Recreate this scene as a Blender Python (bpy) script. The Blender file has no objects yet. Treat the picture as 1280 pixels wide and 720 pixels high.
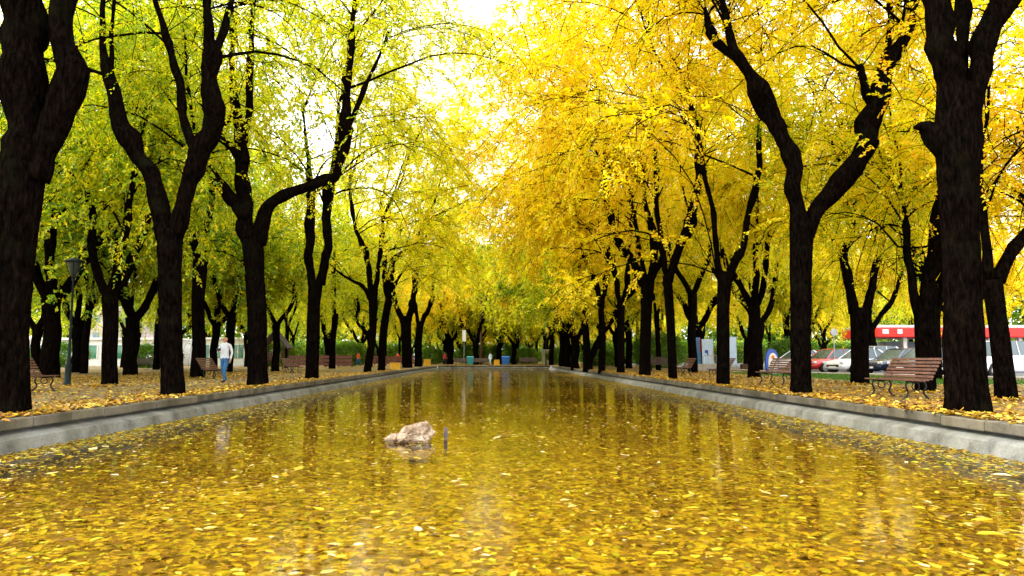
import bpy, bmesh, math, random
import numpy as np
from mathutils import Vector, Matrix

S = bpy.context.scene
COL = S.collection
rng = np.random.default_rng(7)
R = math.radians

# ------------------------------------------------------------------ camera
F = 900.0                       # focal length in pixels of the 1280 px wide frame
ZC = 0.9                        # eye height above the park ground (low, by the basin)
PITCH = math.atan(88 / F)
YAW = -math.atan(22 / F)
CAMROT = Matrix.Rotation(YAW, 3, 'Z') @ Matrix.Rotation(math.pi / 2 + PITCH, 3, 'X')
cam_d = bpy.data.cameras.new('camera')
cam = bpy.data.objects.new('camera', cam_d)
COL.objects.link(cam)
cam.location = (0, 0, ZC)
cam.rotation_euler = CAMROT.to_euler()
cam_d.sensor_width = 36
cam_d.lens = 36 * F / 1280
cam_d.clip_end = 1500
cam_d.clip_start = 0.05
S.camera = cam
cam_d.dof.use_dof = True
cam_d.dof.focus_distance = 16
cam_d.dof.aperture_fstop = 4.0


def at(px, py, Y):
    """world point seen at a photo pixel, on the upright plane at distance Y"""
    d = CAMROT @ Vector(((px - 640) / F, -(py - 360) / F, -1))
    return np.array((d.x * Y / d.y, Y, ZC + d.z * Y / d.y))


def ground_at(px, py, z=0.0):
    d = CAMROT @ Vector(((px - 640) / F, -(py - 360) / F, -1))
    t = (z - ZC) / d.z
    return np.array((d.x * t, d.y * t, z))


# ------------------------------------------------------------------ materials
def new_mat(name):
    m = bpy.data.materials.new(name)
    m.use_nodes = True
    nt = m.node_tree
    for n in list(nt.nodes):
        nt.nodes.remove(n)
    out = nt.nodes.new('ShaderNodeOutputMaterial')
    return m, nt, out


def N(nt, kind, **kw):
    n = nt.nodes.new(kind)
    for k, v in kw.items():
        if k.startswith('i_'):
            n.inputs[k[2:]].default_value = v
        else:
            setattr(n, k, v)
    return n


def ramp(nt, stops, interp='LINEAR'):
    r = nt.nodes.new('ShaderNodeValToRGB')
    r.color_ramp.interpolation = interp
    e = r.color_ramp.elements
    while len(e) > 1:
        e.remove(e[-1])
    e[0].position = stops[0][0]
    e[0].color = (*stops[0][1], 1)
    for p, c in stops[1:]:
        x = e.new(p)
        x.color = (*c, 1)
    return r


def plain(name, c, rough=.6, var=.18, scale=6.0, bump=.0, metal=0.0, spec=.4, coat=0.0):
    """one base colour, broken up by noise of real wear"""
    m, nt, out = new_mat(name)
    L = nt.links.new
    b = N(nt, 'ShaderNodeBsdfPrincipled')
    b.inputs['Roughness'].default_value = rough
    b.inputs['Metallic'].default_value = metal
    b.inputs['Specular IOR Level'].default_value = spec
    b.inputs['Coat Weight'].default_value = coat
    tc = N(nt, 'ShaderNodeTexCoord')
    nz = N(nt, 'ShaderNodeTexNoise')
    nz.inputs['Scale'].default_value = scale
    nz.inputs['Detail'].default_value = 5
    L(tc.outputs['Object'], nz.inputs['Vector'])
    r = ramp(nt, [(.3, tuple(x * (1 - var) for x in c)), (.7, tuple(min(1, x * (1 + var)) for x in c))])
    L(nz.outputs['Fac'], r.inputs['Fac'])
    L(r.outputs['Color'], b.inputs['Base Color'])
    if bump:
        bp = N(nt, 'ShaderNodeBump')
        bp.inputs['Strength'].default_value = bump
        bp.inputs['Distance'].default_value = .02
        L(nz.outputs['Fac'], bp.inputs['Height'])
        L(bp.outputs['Normal'], b.inputs['Normal'])
    L(b.outputs['BSDF'], out.inputs['Surface'])
    return m


def bark_material():
    m, nt, out = new_mat('bark')
    L = nt.links.new
    tc = N(nt, 'ShaderNodeTexCoord')
    mp = N(nt, 'ShaderNodeMapping')
    mp.inputs['Scale'].default_value = (8, 8, 2.2)
    L(tc.outputs['Object'], mp.inputs['Vector'])
    nz = N(nt, 'ShaderNodeTexNoise')
    nz.inputs['Scale'].default_value = 2.2
    nz.inputs['Detail'].default_value = 7
    nz.inputs['Roughness'].default_value = .65
    L(mp.outputs[0], nz.inputs['Vector'])
    r = ramp(nt, [(.36, (.0009, .0007, .0006)), (.54, (.0038, .0026, .002)), (.72, (.010, .006, .004))])
    L(nz.outputs['Fac'], r.inputs['Fac'])
    n2 = N(nt, 'ShaderNodeTexNoise')
    n2.inputs['Scale'].default_value = 1.3
    n2.inputs['Detail'].default_value = 4
    L(tc.outputs['Object'], n2.inputs['Vector'])
    r2 = ramp(nt, [(.55, (0, 0, 0)), (.75, (.35, .35, .35))])
    L(n2.outputs['Fac'], r2.inputs['Fac'])
    mx = N(nt, 'ShaderNodeMixRGB')
    mx.inputs[2].default_value = (.010, .012, .005, 1)       # thin moss film
    L(r2.outputs['Color'], mx.inputs[0])
    L(r.outputs['Color'], mx.inputs[1])
    b = N(nt, 'ShaderNodeBsdfPrincipled')
    b.inputs['Roughness'].default_value = .9
    b.inputs['Specular IOR Level'].default_value = .0
    L(mx.outputs[0], b.inputs['Base Color'])
    bp = N(nt, 'ShaderNodeBump')
    bp.inputs['Strength'].default_value = .9
    bp.inputs['Distance'].default_value = .05
    L(nz.outputs['Fac'], bp.inputs['Height'])
    L(bp.outputs['Normal'], b.inputs['Normal'])
    L(b.outputs['BSDF'], out.inputs['Surface'])
    return m


LEAF_RAMP = [(0, (.07, .17, .006)), (.16, (.20, .36, .006)), (.28, (.46, .56, .006)), (.42, (.88, .79, .005)), (.6, (.97, .73, .004)),
             (.76, (.94, .52, .004)), (.9, (.62, .20, .012)), (1, (.22, .07, .015))]


def leaf_material():
    """hue comes from the tree (object colour), from clumps in the crown and from each single leaf"""
    m, nt, out = new_mat('autumn_leaf')
    L = nt.links.new
    oi = N(nt, 'ShaderNodeObjectInfo')
    sp = N(nt, 'ShaderNodeSeparateColor')
    L(oi.outputs['Color'], sp.inputs[0])
    geo = N(nt, 'ShaderNodeNewGeometry')
    tc = N(nt, 'ShaderNodeTexCoord')
    nz = N(nt, 'ShaderNodeTexNoise')
    nz.inputs['Scale'].default_value = .55
    nz.inputs['Detail'].default_value = 2.5
    L(tc.outputs['Object'], nz.inputs['Vector'])
    a = N(nt, 'ShaderNodeMath', operation='MULTIPLY_ADD')    # (noise)*.7 + hue
    a.inputs[1].default_value = .5
    L(nz.outputs['Fac'], a.inputs[0])
    L(sp.outputs['Red'], a.inputs[2])
    b = N(nt, 'ShaderNodeMath', operation='MULTIPLY_ADD')
    b.inputs[1].default_value = .34
    L(geo.outputs['Random Per Island'], b.inputs[0])
    L(a.outputs[0], b.inputs[2])
    c = N(nt, 'ShaderNodeMath', operation='SUBTRACT')
    c.inputs[1].default_value = .25 + .17
    L(b.outputs[0], c.inputs[0])
    r = ramp(nt, LEAF_RAMP)
    L(c.outputs[0], r.inputs['Fac'])
    d = N(nt, 'ShaderNodeBsdfDiffuse')
    t = N(nt, 'ShaderNodeBsdfTranslucent')
    g = N(nt, 'ShaderNodeBsdfGlossy')
    g.inputs['Roughness'].default_value = .45
    L(r.outputs['Color'], d.inputs['Color'])
    L(r.outputs['Color'], t.inputs['Color'])
    mx = N(nt, 'ShaderNodeMixShader')
    mx.inputs[0].default_value = .55
    L(d.outputs[0], mx.inputs[1])
    L(t.outputs[0], mx.inputs[2])
    m2 = N(nt, 'ShaderNodeMixShader')
    m2.inputs[0].default_value = .035
    L(mx.outputs[0], m2.inputs[1])
    L(g.outputs[0], m2.inputs[2])
    L(m2.outputs[0], out.inputs['Surface'])
    return m


LITTER_RAMP = [(0, (.05, .022, .008)), (.18, (.17, .065, .01)), (.4, (.38, .17, .012)), (.6, (.5, .28, .015)),
               (.8, (.66, .44, .03)), (.93, (.36, .34, .03)), (1, (.66, .48, .2))]


def litter_material(name, stops, rough=.5, spec=.4, trans=.2):
    m, nt, out = new_mat(name)
    L = nt.links.new
    geo = N(nt, 'ShaderNodeNewGeometry')
    r = ramp(nt, stops)
    L(geo.outputs['Random Per Island'], r.inputs['Fac'])
    b = N(nt, 'ShaderNodeBsdfPrincipled')
    b.inputs['Roughness'].default_value = rough
    b.inputs['Specular IOR Level'].default_value = spec
    L(r.outputs['Color'], b.inputs['Base Color'])
    t = N(nt, 'ShaderNodeBsdfTranslucent')
    L(r.outputs['Color'], t.inputs['Color'])
    mx = N(nt, 'ShaderNodeMixShader')
    mx.inputs[0].default_value = trans
    L(b.outputs[0], mx.inputs[1])
    L(t.outputs[0], mx.inputs[2])
    L(mx.outputs[0], out.inputs['Surface'])
    return m


def leaf_carpet(name, stops, soil, scale, cover, bump=.6):
    """a flat sheet of fallen leaves (voronoi cells) with soil showing between them"""
    m, nt, out = new_mat(name)
    L = nt.links.new
    tc = N(nt, 'ShaderNodeTexCoord')
    wn = N(nt, 'ShaderNodeTexNoise')
    wn.inputs['Scale'].default_value = scale * 1.3
    L(tc.outputs['Object'], wn.inputs['Vector'])
    ad = N(nt, 'ShaderNodeMixRGB', blend_type='LINEAR_LIGHT')
    ad.inputs[0].default_value = .06
    L(tc.outputs['Object'], ad.inputs[1])
    L(wn.outputs['Color'], ad.inputs[2])
    v = N(nt, 'ShaderNodeTexVoronoi')
    v.inputs['Scale'].default_value = scale
    L(ad.outputs[0], v.inputs['Vector'])
    sp = N(nt, 'ShaderNodeSeparateColor')
    L(v.outputs['Color'], sp.inputs[0])
    r = ramp(nt, stops)
    L(sp.outputs[0], r.inputs['Fac'])
    # second, shifted layer of leaves on top
    v2 = N(nt, 'ShaderNodeTexVoronoi')
    v2.inputs['Scale'].default_value = scale * .8
    mp = N(nt, 'ShaderNodeMapping')
    mp.inputs['Location'].default_value = (3.3, 1.7, .4)
    L(ad.outputs[0], mp.inputs['Vector'])
    L(mp.outputs[0], v2.inputs['Vector'])
    s2 = N(nt, 'ShaderNodeSeparateColor')
    L(v2.outputs['Color'], s2.inputs[0])
    r2 = ramp(nt, stops)
    L(s2.outputs[1], r2.inputs['Fac'])
    th = N(nt, 'ShaderNodeMath', operation='LESS_THAN')
    th.inputs[1].default_value = .42
    L(v2.outputs['Distance'], th.inputs[0])
    mx0 = N(nt, 'ShaderNodeMixRGB')
    L(th.outputs[0], mx0.inputs[0])
    L(r.outputs['Color'], mx0.inputs[1])
    L(r2.outputs['Color'], mx0.inputs[2])
    # cover mask: big patches and single cells
    bn = N(nt, 'ShaderNodeTexNoise')
    bn.inputs['Scale'].default_value = .35
    bn.inputs['Detail'].default_value = 6
    bn.inputs['Roughness'].default_value = .7
    L(tc.outputs['Object'], bn.inputs['Vector'])
    su = N(nt, 'ShaderNodeMath', operation='ADD')
    L(bn.outputs['Fac'], su.inputs[0])
    sc = N(nt, 'ShaderNodeMath', operation='MULTIPLY')
    sc.inputs[1].default_value = .5
    L(sp.outputs[2], sc.inputs[0])
    L(sc.outputs[0], su.inputs[1])
    gt = N(nt, 'ShaderNodeMath', operation='LESS_THAN')
    gt.inputs[1].default_value = .25 + cover
    L(su.outputs[0], gt.inputs[0])
    sn = N(nt, 'ShaderNodeTexNoise')
    sn.inputs['Scale'].default_value = 25
    sn.inputs['Detail'].default_value = 6
    L(tc.outputs['Object'], sn.inputs['Vector'])
    rs = ramp(nt, [(.3, tuple(x * .7 for x in soil)), (.7, tuple(x * 1.25 for x in soil))])
    L(sn.outputs['Fac'], rs.inputs['Fac'])
    mx = N(nt, 'ShaderNodeMixRGB')
    L(gt.outputs[0], mx.inputs[0])
    L(rs.outputs['Color'], mx.inputs[1])
    L(mx0.outputs[0], mx.inputs[2])
    b = N(nt, 'ShaderNodeBsdfPrincipled')
    b.inputs['Roughness'].default_value = .75
    b.inputs['Specular IOR Level'].default_value = .25
    L(mx.outputs[0], b.inputs['Base Color'])
    bp = N(nt, 'ShaderNodeBump')
    bp.inputs['Strength'].default_value = bump
    bp.inputs['Distance'].default_value = .03
    L(v.outputs['Distance'], bp.inputs['Height'])
    L(bp.outputs['Normal'], b.inputs['Normal'])
    L(b.outputs['BSDF'], out.inputs['Surface'])
    return m


def concrete_material(name, c, streak=.5):
    m, nt, out = new_mat(name)
    L = nt.links.new
    tc = N(nt, 'ShaderNodeTexCoord')
    n1 = N(nt, 'ShaderNodeTexNoise')
    n1.inputs['Scale'].default_value = 2.2
    n1.inputs['Detail'].default_value = 9
    n1.inputs['Roughness'].default_value = .7
    L(tc.outputs['Object'], n1.inputs['Vector'])
    n2 = N(nt, 'ShaderNodeTexNoise')
    n2.inputs['Scale'].default_value = 40
    n2.inputs['Detail'].default_value = 4
    L(tc.outputs['Object'], n2.inputs['Vector'])
    mp = N(nt, 'ShaderNodeMapping')
    mp.inputs['Scale'].default_value = (.6, .8, .12)
    L(tc.outputs['Object'], mp.inputs['Vector'])
    n3 = N(nt, 'ShaderNodeTexNoise')          # water stains running down
    n3.inputs['Scale'].default_value = 1.6
    n3.inputs['Detail'].default_value = 6
    L(mp.outputs[0], n3.inputs['Vector'])
    r1 = ramp(nt, [(.28, tuple(x * .38 for x in c)), (.5, tuple(x * .95 for x in c)), (.72, tuple(x * 1.25 for x in c))])
    L(n1.outputs['Fac'], r1.inputs['Fac'])
    r2 = ramp(nt, [(.3, (.8, .8, .8)), (.7, (1.1, 1.1, 1.1))])
    L(n2.outputs['Fac'], r2.inputs['Fac'])
    r3 = ramp(nt, [(.38, (.42, .41, .32)), (.5, (.8, .79, .72)), (.66, (1, 1, 1))])
    L(n3.outputs['Fac'], r3.inputs['Fac'])
    a = N(nt, 'ShaderNodeMixRGB', blend_type='MULTIPLY')
    a.inputs[0].default_value = 1
    L(r1.outputs['Color'], a.inputs[1])
    L(r2.outputs['Color'], a.inputs[2])
    d = N(nt, 'ShaderNodeMixRGB', blend_type='MULTIPLY')
    d.inputs[0].default_value = streak
    geo = N(nt, 'ShaderNodeNewGeometry')
    rk_ = ramp(nt, [(0, (.68, .68, .66)), (1, (1.2, 1.18, 1.12))])
    L(geo.outputs['Random Per Island'], rk_.inputs['Fac'])
    iso = N(nt, 'ShaderNodeMixRGB', blend_type='MULTIPLY')
    iso.inputs[0].default_value = 1
    L(a.outputs[0], d.inputs[1])
    L(r3.outputs['Color'], d.inputs[2])
    b = N(nt, 'ShaderNodeBsdfPrincipled')
    b.inputs['Roughness'].default_value = .85
    b.inputs['Specular IOR Level'].default_value = .25
    L(d.outputs[0], iso.inputs[1])
    L(rk_.outputs['Color'], iso.inputs[2])
    L(iso.outputs[0], b.inputs['Base Color'])
    bp = N(nt, 'ShaderNodeBump')
    bp.inputs['Strength'].default_value = .4
    bp.inputs['Distance'].default_value = .01
    L(n2.outputs['Fac'], bp.inputs['Height'])
    L(bp.outputs['Normal'], b.inputs['Normal'])
    L(b.outputs['BSDF'], out.inputs['Surface'])
    return m


def stone_material():
    m, nt, out = new_mat('limestone')
    L = nt.links.new
    tc = N(nt, 'ShaderNodeTexCoord')
    n1 = N(nt, 'ShaderNodeTexNoise')
    n1.inputs['Scale'].default_value = 7
    n1.inputs['Detail'].default_value = 9
    n1.inputs['Roughness'].default_value = .7
    L(tc.outputs['Object'], n1.inputs['Vector'])
    r1 = ramp(nt, [(.3, (.06, .036, .018)), (.44, (.21, .145, .09)), (.56, (.36, .27, .19)), (.7, (.48, .40, .31))])
    L(n1.outputs['Fac'], r1.inputs['Fac'])
    sx = N(nt, 'ShaderNodeSeparateXYZ')
    L(tc.outputs['Object'], sx.inputs[0])
    wob = N(nt, 'ShaderNodeMath', operation='MULTIPLY_ADD')
    wob.inputs[1].default_value = .05
    L(n1.outputs['Fac'], wob.inputs[0])
    L(sx.outputs['Z'], wob.inputs[2])
    r2 = ramp(nt, [(.06, (.36, .32, .24)), (.085, (1, 1, 1))])       # wet, algae-stained waterline
    L(wob.outputs[0], r2.inputs['Fac'])
    mx = N(nt, 'ShaderNodeMixRGB', blend_type='MULTIPLY')
    mx.inputs[0].default_value = 1
    L(r1.outputs['Color'], mx.inputs[1])
    L(r2.outputs['Color'], mx.inputs[2])
    b = N(nt, 'ShaderNodeBsdfPrincipled')
    b.inputs['Roughness'].default_value = .85
    b.inputs['Specular IOR Level'].default_value = .2
    L(mx.outputs[0], b.inputs['Base Color'])
    bp = N(nt, 'ShaderNodeBump')
    bp.inputs['Strength'].default_value = .8
    bp.inputs['Distance'].default_value = .02
    L(n1.outputs['Fac'], bp.inputs['Height'])
    L(bp.outputs['Normal'], b.inputs['Normal'])
    L(b.outputs['BSDF'], out.inputs['Surface'])
    return m


def water_material():
    m, nt, out = new_mat('water')
    L = nt.links.new
    tc = N(nt, 'ShaderNodeTexCoord')
    mp = N(nt, 'ShaderNodeMapping')
    mp.inputs['Scale'].default_value = (1.0, 1.6, 1)
    L(tc.outputs['Object'], mp.inputs['Vector'])
    n1 = N(nt, 'ShaderNodeTexNoise')
    n1.inputs['Scale'].default_value = 8.0
    n1.inputs['Detail'].default_value = 3
    L(mp.outputs[0], n1.inputs['Vector'])
    bp = N(nt, 'ShaderNodeBump')
    bp.inputs['Strength'].default_value = .10
    bp.inputs['Distance'].default_value = .02
    L(n1.outputs['Fac'], bp.inputs['Height'])
    fr = N(nt, 'ShaderNodeFresnel')
    fr.inputs['IOR'].default_value = 1.33
    L(bp.outputs['Normal'], fr.inputs['Normal'])
    tr = N(nt, 'ShaderNodeBsdfTransparent')
    tr.inputs['Color'].default_value = (.98, .93, .62, 1)
    gl = N(nt, 'ShaderNodeBsdfGlossy')
    gl.inputs['Roughness'].default_value = .03
    L(bp.outputs['Normal'], gl.inputs['Normal'])
    mx = N(nt, 'ShaderNodeMixShader')
    L(fr.outputs[0], mx.inputs[0])
    L(tr.outputs[0], mx.inputs[1])
    L(gl.outputs[0], mx.inputs[2])
    L(mx.outputs[0], out.inputs['Surface'])
    return m


M = {}
M['bark'] = bark_material()
M['leaf'] = leaf_material()
M['litter'] = litter_material('fallen_leaf', LITTER_RAMP)
M['floating'] = litter_material('floating_leaf', [(0, (.06, .025, .005)), (.2, (.20, .10, .007)), (.45, (.36, .22, .008)), (.7, (.45, .34, .01)),
                                                  (.88, (.30, .31, .015)), (.96, (.48, .36, .12)), (1, (.62, .52, .32))], rough=.4, spec=.3)
M['sunken'] = litter_material('sunken_leaf', [(0, (.10, .04, .004)), (.25, (.29, .14, .005)), (.55, (.50, .30, .006)), (.8, (.60, .43, .008)), (1, (.38, .37, .012))], rough=.8, trans=.1)
M['ground'] = leaf_carpet('leaf_strewn_ground', [(0, (.07, .03, .01)), (.3, (.20, .09, .012)), (.6, (.38, .21, .016)), (.85, (.42, .29, .028)), (1, (.22, .21, .025))], (.085, .062, .026), 11, .5)
M['path'] = leaf_carpet('sandy_path', [(0, (.12, .06, .02)), (.5, (.31, .20, .03)), (1, (.34, .28, .06))], (.115, .085, .046), 10, .42, .3)
M['floor'] = leaf_carpet('basin_floor', [(0, (.07, .03, .005)), (.25, (.25, .13, .006)), (.55, (.42, .27, .008)), (.8, (.5, .37, .01)), (1, (.32, .31, .012))], (.19, .11, .012), 13, .55, .2)
M['kerb'] = concrete_material('kerb_concrete', (.155, .14, .11), .8)
M['wall'] = concrete_material('basin_concrete', (.185, .19, .18), .65)
M['water'] = water_material()
M['grass_soil'] = plain('lawn_turf', (.06, .12, .015), .9, .5, 3)
M['grass'] = litter_material('grass_blade', [(0, (.03, .10, .008)), (.6, (.06, .17, .012)), (1, (.16, .22, .02))], .7, .2, .3)
M['asphalt'] = plain('asphalt', (.075, .075, .08), .85, .25, 8, .3)
M['pave'] = concrete_material('pavement_slabs', (.42, .38, .33), .2)
M['wood'] = plain('bench_wood', (.105, .045, .028), .6, .45, 9, .3)
M['wood_dark'] = plain('weathered_wood', (.055, .032, .022), .7, .4, 9, .3)
M['iron'] = plain('cast_iron', (.012, .013, .013), .5, .3, 12, .0, .6)
M['post_green'] = plain('dark_green_paint', (.006, .014, .012), .6, .2, 10, .0, .0, .15)
M['lamp_glass'] = plain('lamp_glass', (.03, .04, .04), .3, .1, 5)
M['white'] = plain('white_paint', (.76, .77, .78), .5, .07, 3)
M['offwhite'] = plain('cream_render', (.68, .63, .52), .75, .1, 3)
M['paleblue'] = plain('pale_blue_panel', (.52, .66, .86), .4, .08, 2)
M['blue'] = plain('blue_plastic', (.012, .12, .52), .4, .15, 5)
M['signblue'] = plain('blue_board', (.02, .06, .36), .4, .15, 5)
M['teal'] = plain('teal_plastic', (.02, .28, .34), .45, .15, 5)
M['red'] = plain('red_paint', (.66, .02, .012), .4, .12, 4)
M['darkred'] = plain('dark_red_paint', (.32, .01, .02), .4, .15, 4)
M['yellow'] = plain('yellow_paint', (.72, .40, .02), .5, .2, 5)
M['orange'] = plain('orange_cloth', (.7, .14, .02), .8, .2, 7)
M['brownred'] = plain('brown_red_boards', (.17, .06, .055), .7, .3, 4)
M['roofslate'] = plain('dark_roof_boards', (.07, .05, .075), .7, .3, 5)
M['greenglass'] = plain('green_tinted_glass', (.05, .20, .11), .12, .4, .9, 0, 0, .6)
M['green'] = plain('green_panel', (.015, .24, .09), .5, .2, 3)
M['glass'] = plain('car_glass', (.02, .05, .06), .12, .3, 2, 0, 0, .5)
M['shopglass'] = plain('shop_glass', (.09, .16, .2), .1, .4, 1.2, 0, 0, .8)
M['rubber'] = plain('rubber', (.012, .012, .013), .8, .2, 10)
M['alloy'] = plain('alloy', (.5, .5, .52), .35, .1, 8, 0, .7)
M['grey'] = plain('grey_metal', (.30, .31, .32), .5, .15, 6, 0, .4)
M['car_white'] = plain('white_car_paint', (.78, .80, .83), .25, .03, 1, 0, 0, .5, .6)
M['car_red'] = plain('red_car_paint', (.52, .014, .02), .25, .05, 1, 0, 0, .5, .6)
M['car_navy'] = plain('navy_car_paint', (.010, .018, .055), .22, .1, 1, 0, 0, .5, .7)
M['car_black'] = plain('black_car_paint', (.008, .011, .016), .22, .1, 1, 0, 0, .5, .7)
M['car_silver'] = plain('silver_car_paint', (.42, .45, .48), .3, .05, 1, 0, .5, .5, .6)
M['lens'] = plain('headlight_lens', (.72, .75, .78), .1, .1, 9, 0, 0, .8)
M['stone'] = stone_material()
M['pipe'] = plain('rusty_pipe', (.11, .085, .08), .6, .4, 14)
M['skin'] = plain('skin', (.42, .21, .13), .55, .08, 20)
M['skin_far'] = M['skin']
M['shirt'] = plain('pale_shirt', (.60, .63, .68), .85, .08, 7, .3)
M['jeans'] = plain('blue_denim', (.022, .11, .25), .85, .3, 8, .3)
M['darkcloth'] = plain('dark_cloth', (.02, .02, .025), .85, .2, 9)
M['leather'] = plain('black_leather', (.014, .012, .011), .5, .2, 9)
M['pink'] = plain('pinkish_render', (.50, .42, .42), .8, .1, 1)
M['pole_wood'] = plain('brown_pole_wood', (.10, .045, .025), .8, .35, 6)
M['hedge'] = M['leaf']


# ------------------------------------------------------------------ mesh helpers
class MB:
    """collects verts / faces, then links them as ONE mesh object"""
    def __init__(s):
        s.v, s.f, s.mi, s.n = [], [], [], 0

    def add(s, v, f, mi=0):
        v = np.asarray(v, float)
        s.v.append(v)
        s.f += [tuple(i + s.n for i in q) for q in f]
        s.mi += [mi] * len(f)
        s.n += len(v)
        return s

    def box(s, c, size, rot=None, bev=0.0, mi=0):
        x, y, z = (a / 2 for a in size)
        if bev <= 0:
            v = np.array([(i, j, k) for k in (-z, z) for j in (-y, y) for i in (-x, x)])
            f = [(0, 2, 3, 1), (4, 5, 7, 6), (0, 1, 5, 4), (2, 6, 7, 3), (0, 4, 6, 2), (1, 3, 7, 5)]
        else:
            bm = bmesh.new()
            bmesh.ops.create_cube(bm, size=1)
            for q in bm.verts:
                q.co = Vector((q.co.x * size[0], q.co.y * size[1], q.co.z * size[2]))
            bmesh.ops.bevel(bm, geom=bm.edges[:], offset=bev, segments=2, affect='EDGES', profile=.6)
            bm.verts.index_update()
            v = np.array([tuple(q.co) for q in bm.verts])
            f = [tuple(q.index for q in p.verts) for p in bm.faces]
            bm.free()
        if rot is not None:
            v = v @ np.array(rot).T
        return s.add(v + np.array(c), f, mi)

    def tube(s, pts, rad, sides=8, cap=True, noise=0.0, ridges=None, mi=0, seed=0):
        pts = np.asarray(pts, float)
        rad = np.broadcast_to(np.asarray(rad, float), (len(pts),))
        tan = np.gradient(pts, axis=0)
        tan /= np.linalg.norm(tan, axis=1)[:, None] + 1e-9
        u = np.cross(tan[0], (0, 1, 0) if abs(tan[0][1]) < .9 else (1, 0, 0))
        u /= np.linalg.norm(u)
        ang = np.arange(sides) * 2 * np.pi / sides
        vs = []
        rg = np.random.default_rng(seed + 11)
        ph = rg.uniform(0, 6.28, 6)
        for i in range(len(pts)):
            u = u - tan[i] * np.dot(u, tan[i])
            u /= np.linalg.norm(u) + 1e-9
            w = np.cross(tan[i], u)
            rr = rad[i] * np.ones(sides)
            if noise:
                h = i * .23
                rr = rr * (1 + noise * (np.sin(2 * ang + ph[0] + h * .6) + .7 * np.sin(3 * ang + ph[1] - h * .9) + .5 * np.sin(5 * ang + ph[2] + h * 1.7) + .5 * np.sin(h * 3.1 + ph[3])))
                if ridges:
                    rr = rr * (1 + ridges * (np.abs(np.sin(7 * ang + ph[4] + .8 * np.sin(h * .7))) + .6 * np.abs(np.sin(11 * ang + ph[5] + 1.1 * np.sin(h * 1.3))) - .9) + rg.normal(0, ridges * .35, sides))
            vs.append(pts[i] + rr[:, None] * (np.cos(ang)[:, None] * u + np.sin(ang)[:, None] * w))
        v = np.vstack(vs)
        f = []
        for i in range(len(pts) - 1):
            a, b = i * sides, (i + 1) * sides
            for k in range(sides):
                k2 = (k + 1) % sides
                f.append((a + k, a + k2, b + k2, b + k))
        if cap:
            f.append(tuple(range(sides - 1, -1, -1)))
            e = (len(pts) - 1) * sides
            f.append(tuple(range(e, e + sides)))
        return s.add(v, f, mi)

    def lathe(s, prof, c=(0, 0, 0), sides=16, axis='z', mi=0):
        ang = np.arange(sides) * 2 * np.pi / sides
        v = []
        for r, h in prof:
            ring = np.stack([r * np.cos(ang), r * np.sin(ang), np.full(sides, h)], 1)
            v.append(ring)
        v = np.vstack(v)
        if axis == 'y':
            v = v[:, [0, 2, 1]] * np.array((1, 1, -1))
        elif axis == 'x':
            v = v[:, [2, 0, 1]]
        f = []
        for i in range(len(prof) - 1):
            a, b = i * sides, (i + 1) * sides
            for k in range(sides):
                k2 = (k + 1) % sides
                f.append((a + k, a + k2, b + k2, b + k))
        f.append(tuple(range(sides - 1, -1, -1)))
        e = (len(prof) - 1) * sides
        f.append(tuple(range(e, e + sides)))
        return s.add(v + np.array(c), f, mi)

    def prism(s, poly, z0, z1, mi=0, axes='xyz', off=(0, 0, 0)):
        """polygon in the first two axes, extruded along the third"""
        n = len(poly)
        v = [(p[0], p[1], z0) for p in poly] + [(p[0], p[1], z1) for p in poly]
        v = np.array(v, float)
        if axes == 'xzy':
            v = v[:, [0, 2, 1]]
        elif axes == 'yzx':
            v = v[:, [2, 0, 1]]
        f = [tuple(range(n - 1, -1, -1)), tuple(range(n, 2 * n))]
        f += [(i, (i + 1) % n, n + (i + 1) % n, n + i) for i in range(n)]
        return s.add(v + np.array(off), f, mi)

    def mesh(s, name, mats, smooth=False):
        me = bpy.data.meshes.new(name)
        v = np.vstack(s.v)
        me.from_pydata(v.tolist(), [], s.f)
        for m in (mats if isinstance(mats, (list, tuple)) else [mats]):
            me.materials.append(m)
        if any(s.mi):
            me.polygons.foreach_set('material_index', s.mi)
        if smooth:
            me.polygons.foreach_set('use_smooth', [True] * len(me.polygons))
        me.validate()
        bm = bmesh.new()
        bm.from_mesh(me)
        bmesh.ops.recalc_face_normals(bm, faces=bm.faces[:])
        bm.to_mesh(me)
        bm.free()
        me.update()
        return me

    def build(s, name, mats, parent=None, smooth=False):
        return link(name, s.mesh(name, mats, smooth), parent)


def link(name, me, parent=None):
    o = bpy.data.objects.new(name, me)
    COL.objects.link(o)
    if parent:
        o.parent = parent
    return o


def thing(name, label, cat, loc=(0, 0, 0), rz=0.0, group=None):
    o = bpy.data.objects.new(name, None)
    COL.objects.link(o)
    o.empty_display_size = .2
    o.location = loc
    o.rotation_euler = (0, 0, rz)
    o['label'] = label
    o['category'] = cat
    if group:
        o['group'] = group
    return o


def tag(o, label, cat, group=None):
    o['label'] = label
    o['category'] = cat
    if group:
        o['group'] = group
    return o


def stuff(o, label, cat):
    o['kind'] = 'stuff'
    o['label'] = label
    o['category'] = cat
    return o


def structure(o, label=None, cat=None):
    o['kind'] = 'structure'
    if label:
        o['label'] = label
    if cat:
        o['category'] = cat
    return o


def dup(root, loc, rz, label, group=None, color=None, scale=None):
    r = root.copy()
    COL.objects.link(r)
    r.location = loc
    r.rotation_euler = (0, 0, rz)
    r['label'] = label
    if group:
        r['group'] = group
    if scale is not None:
        r.scale = scale if hasattr(scale, '__len__') else (scale, scale, scale)
    for ch in list(root.children):
        c = ch.copy()
        COL.objects.link(c)
        c.parent = r
        if color is not None:
            c.color = color
        for g in list(ch.children):
            d = g.copy()
            COL.objects.link(d)
            d.parent = c
    return r


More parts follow.
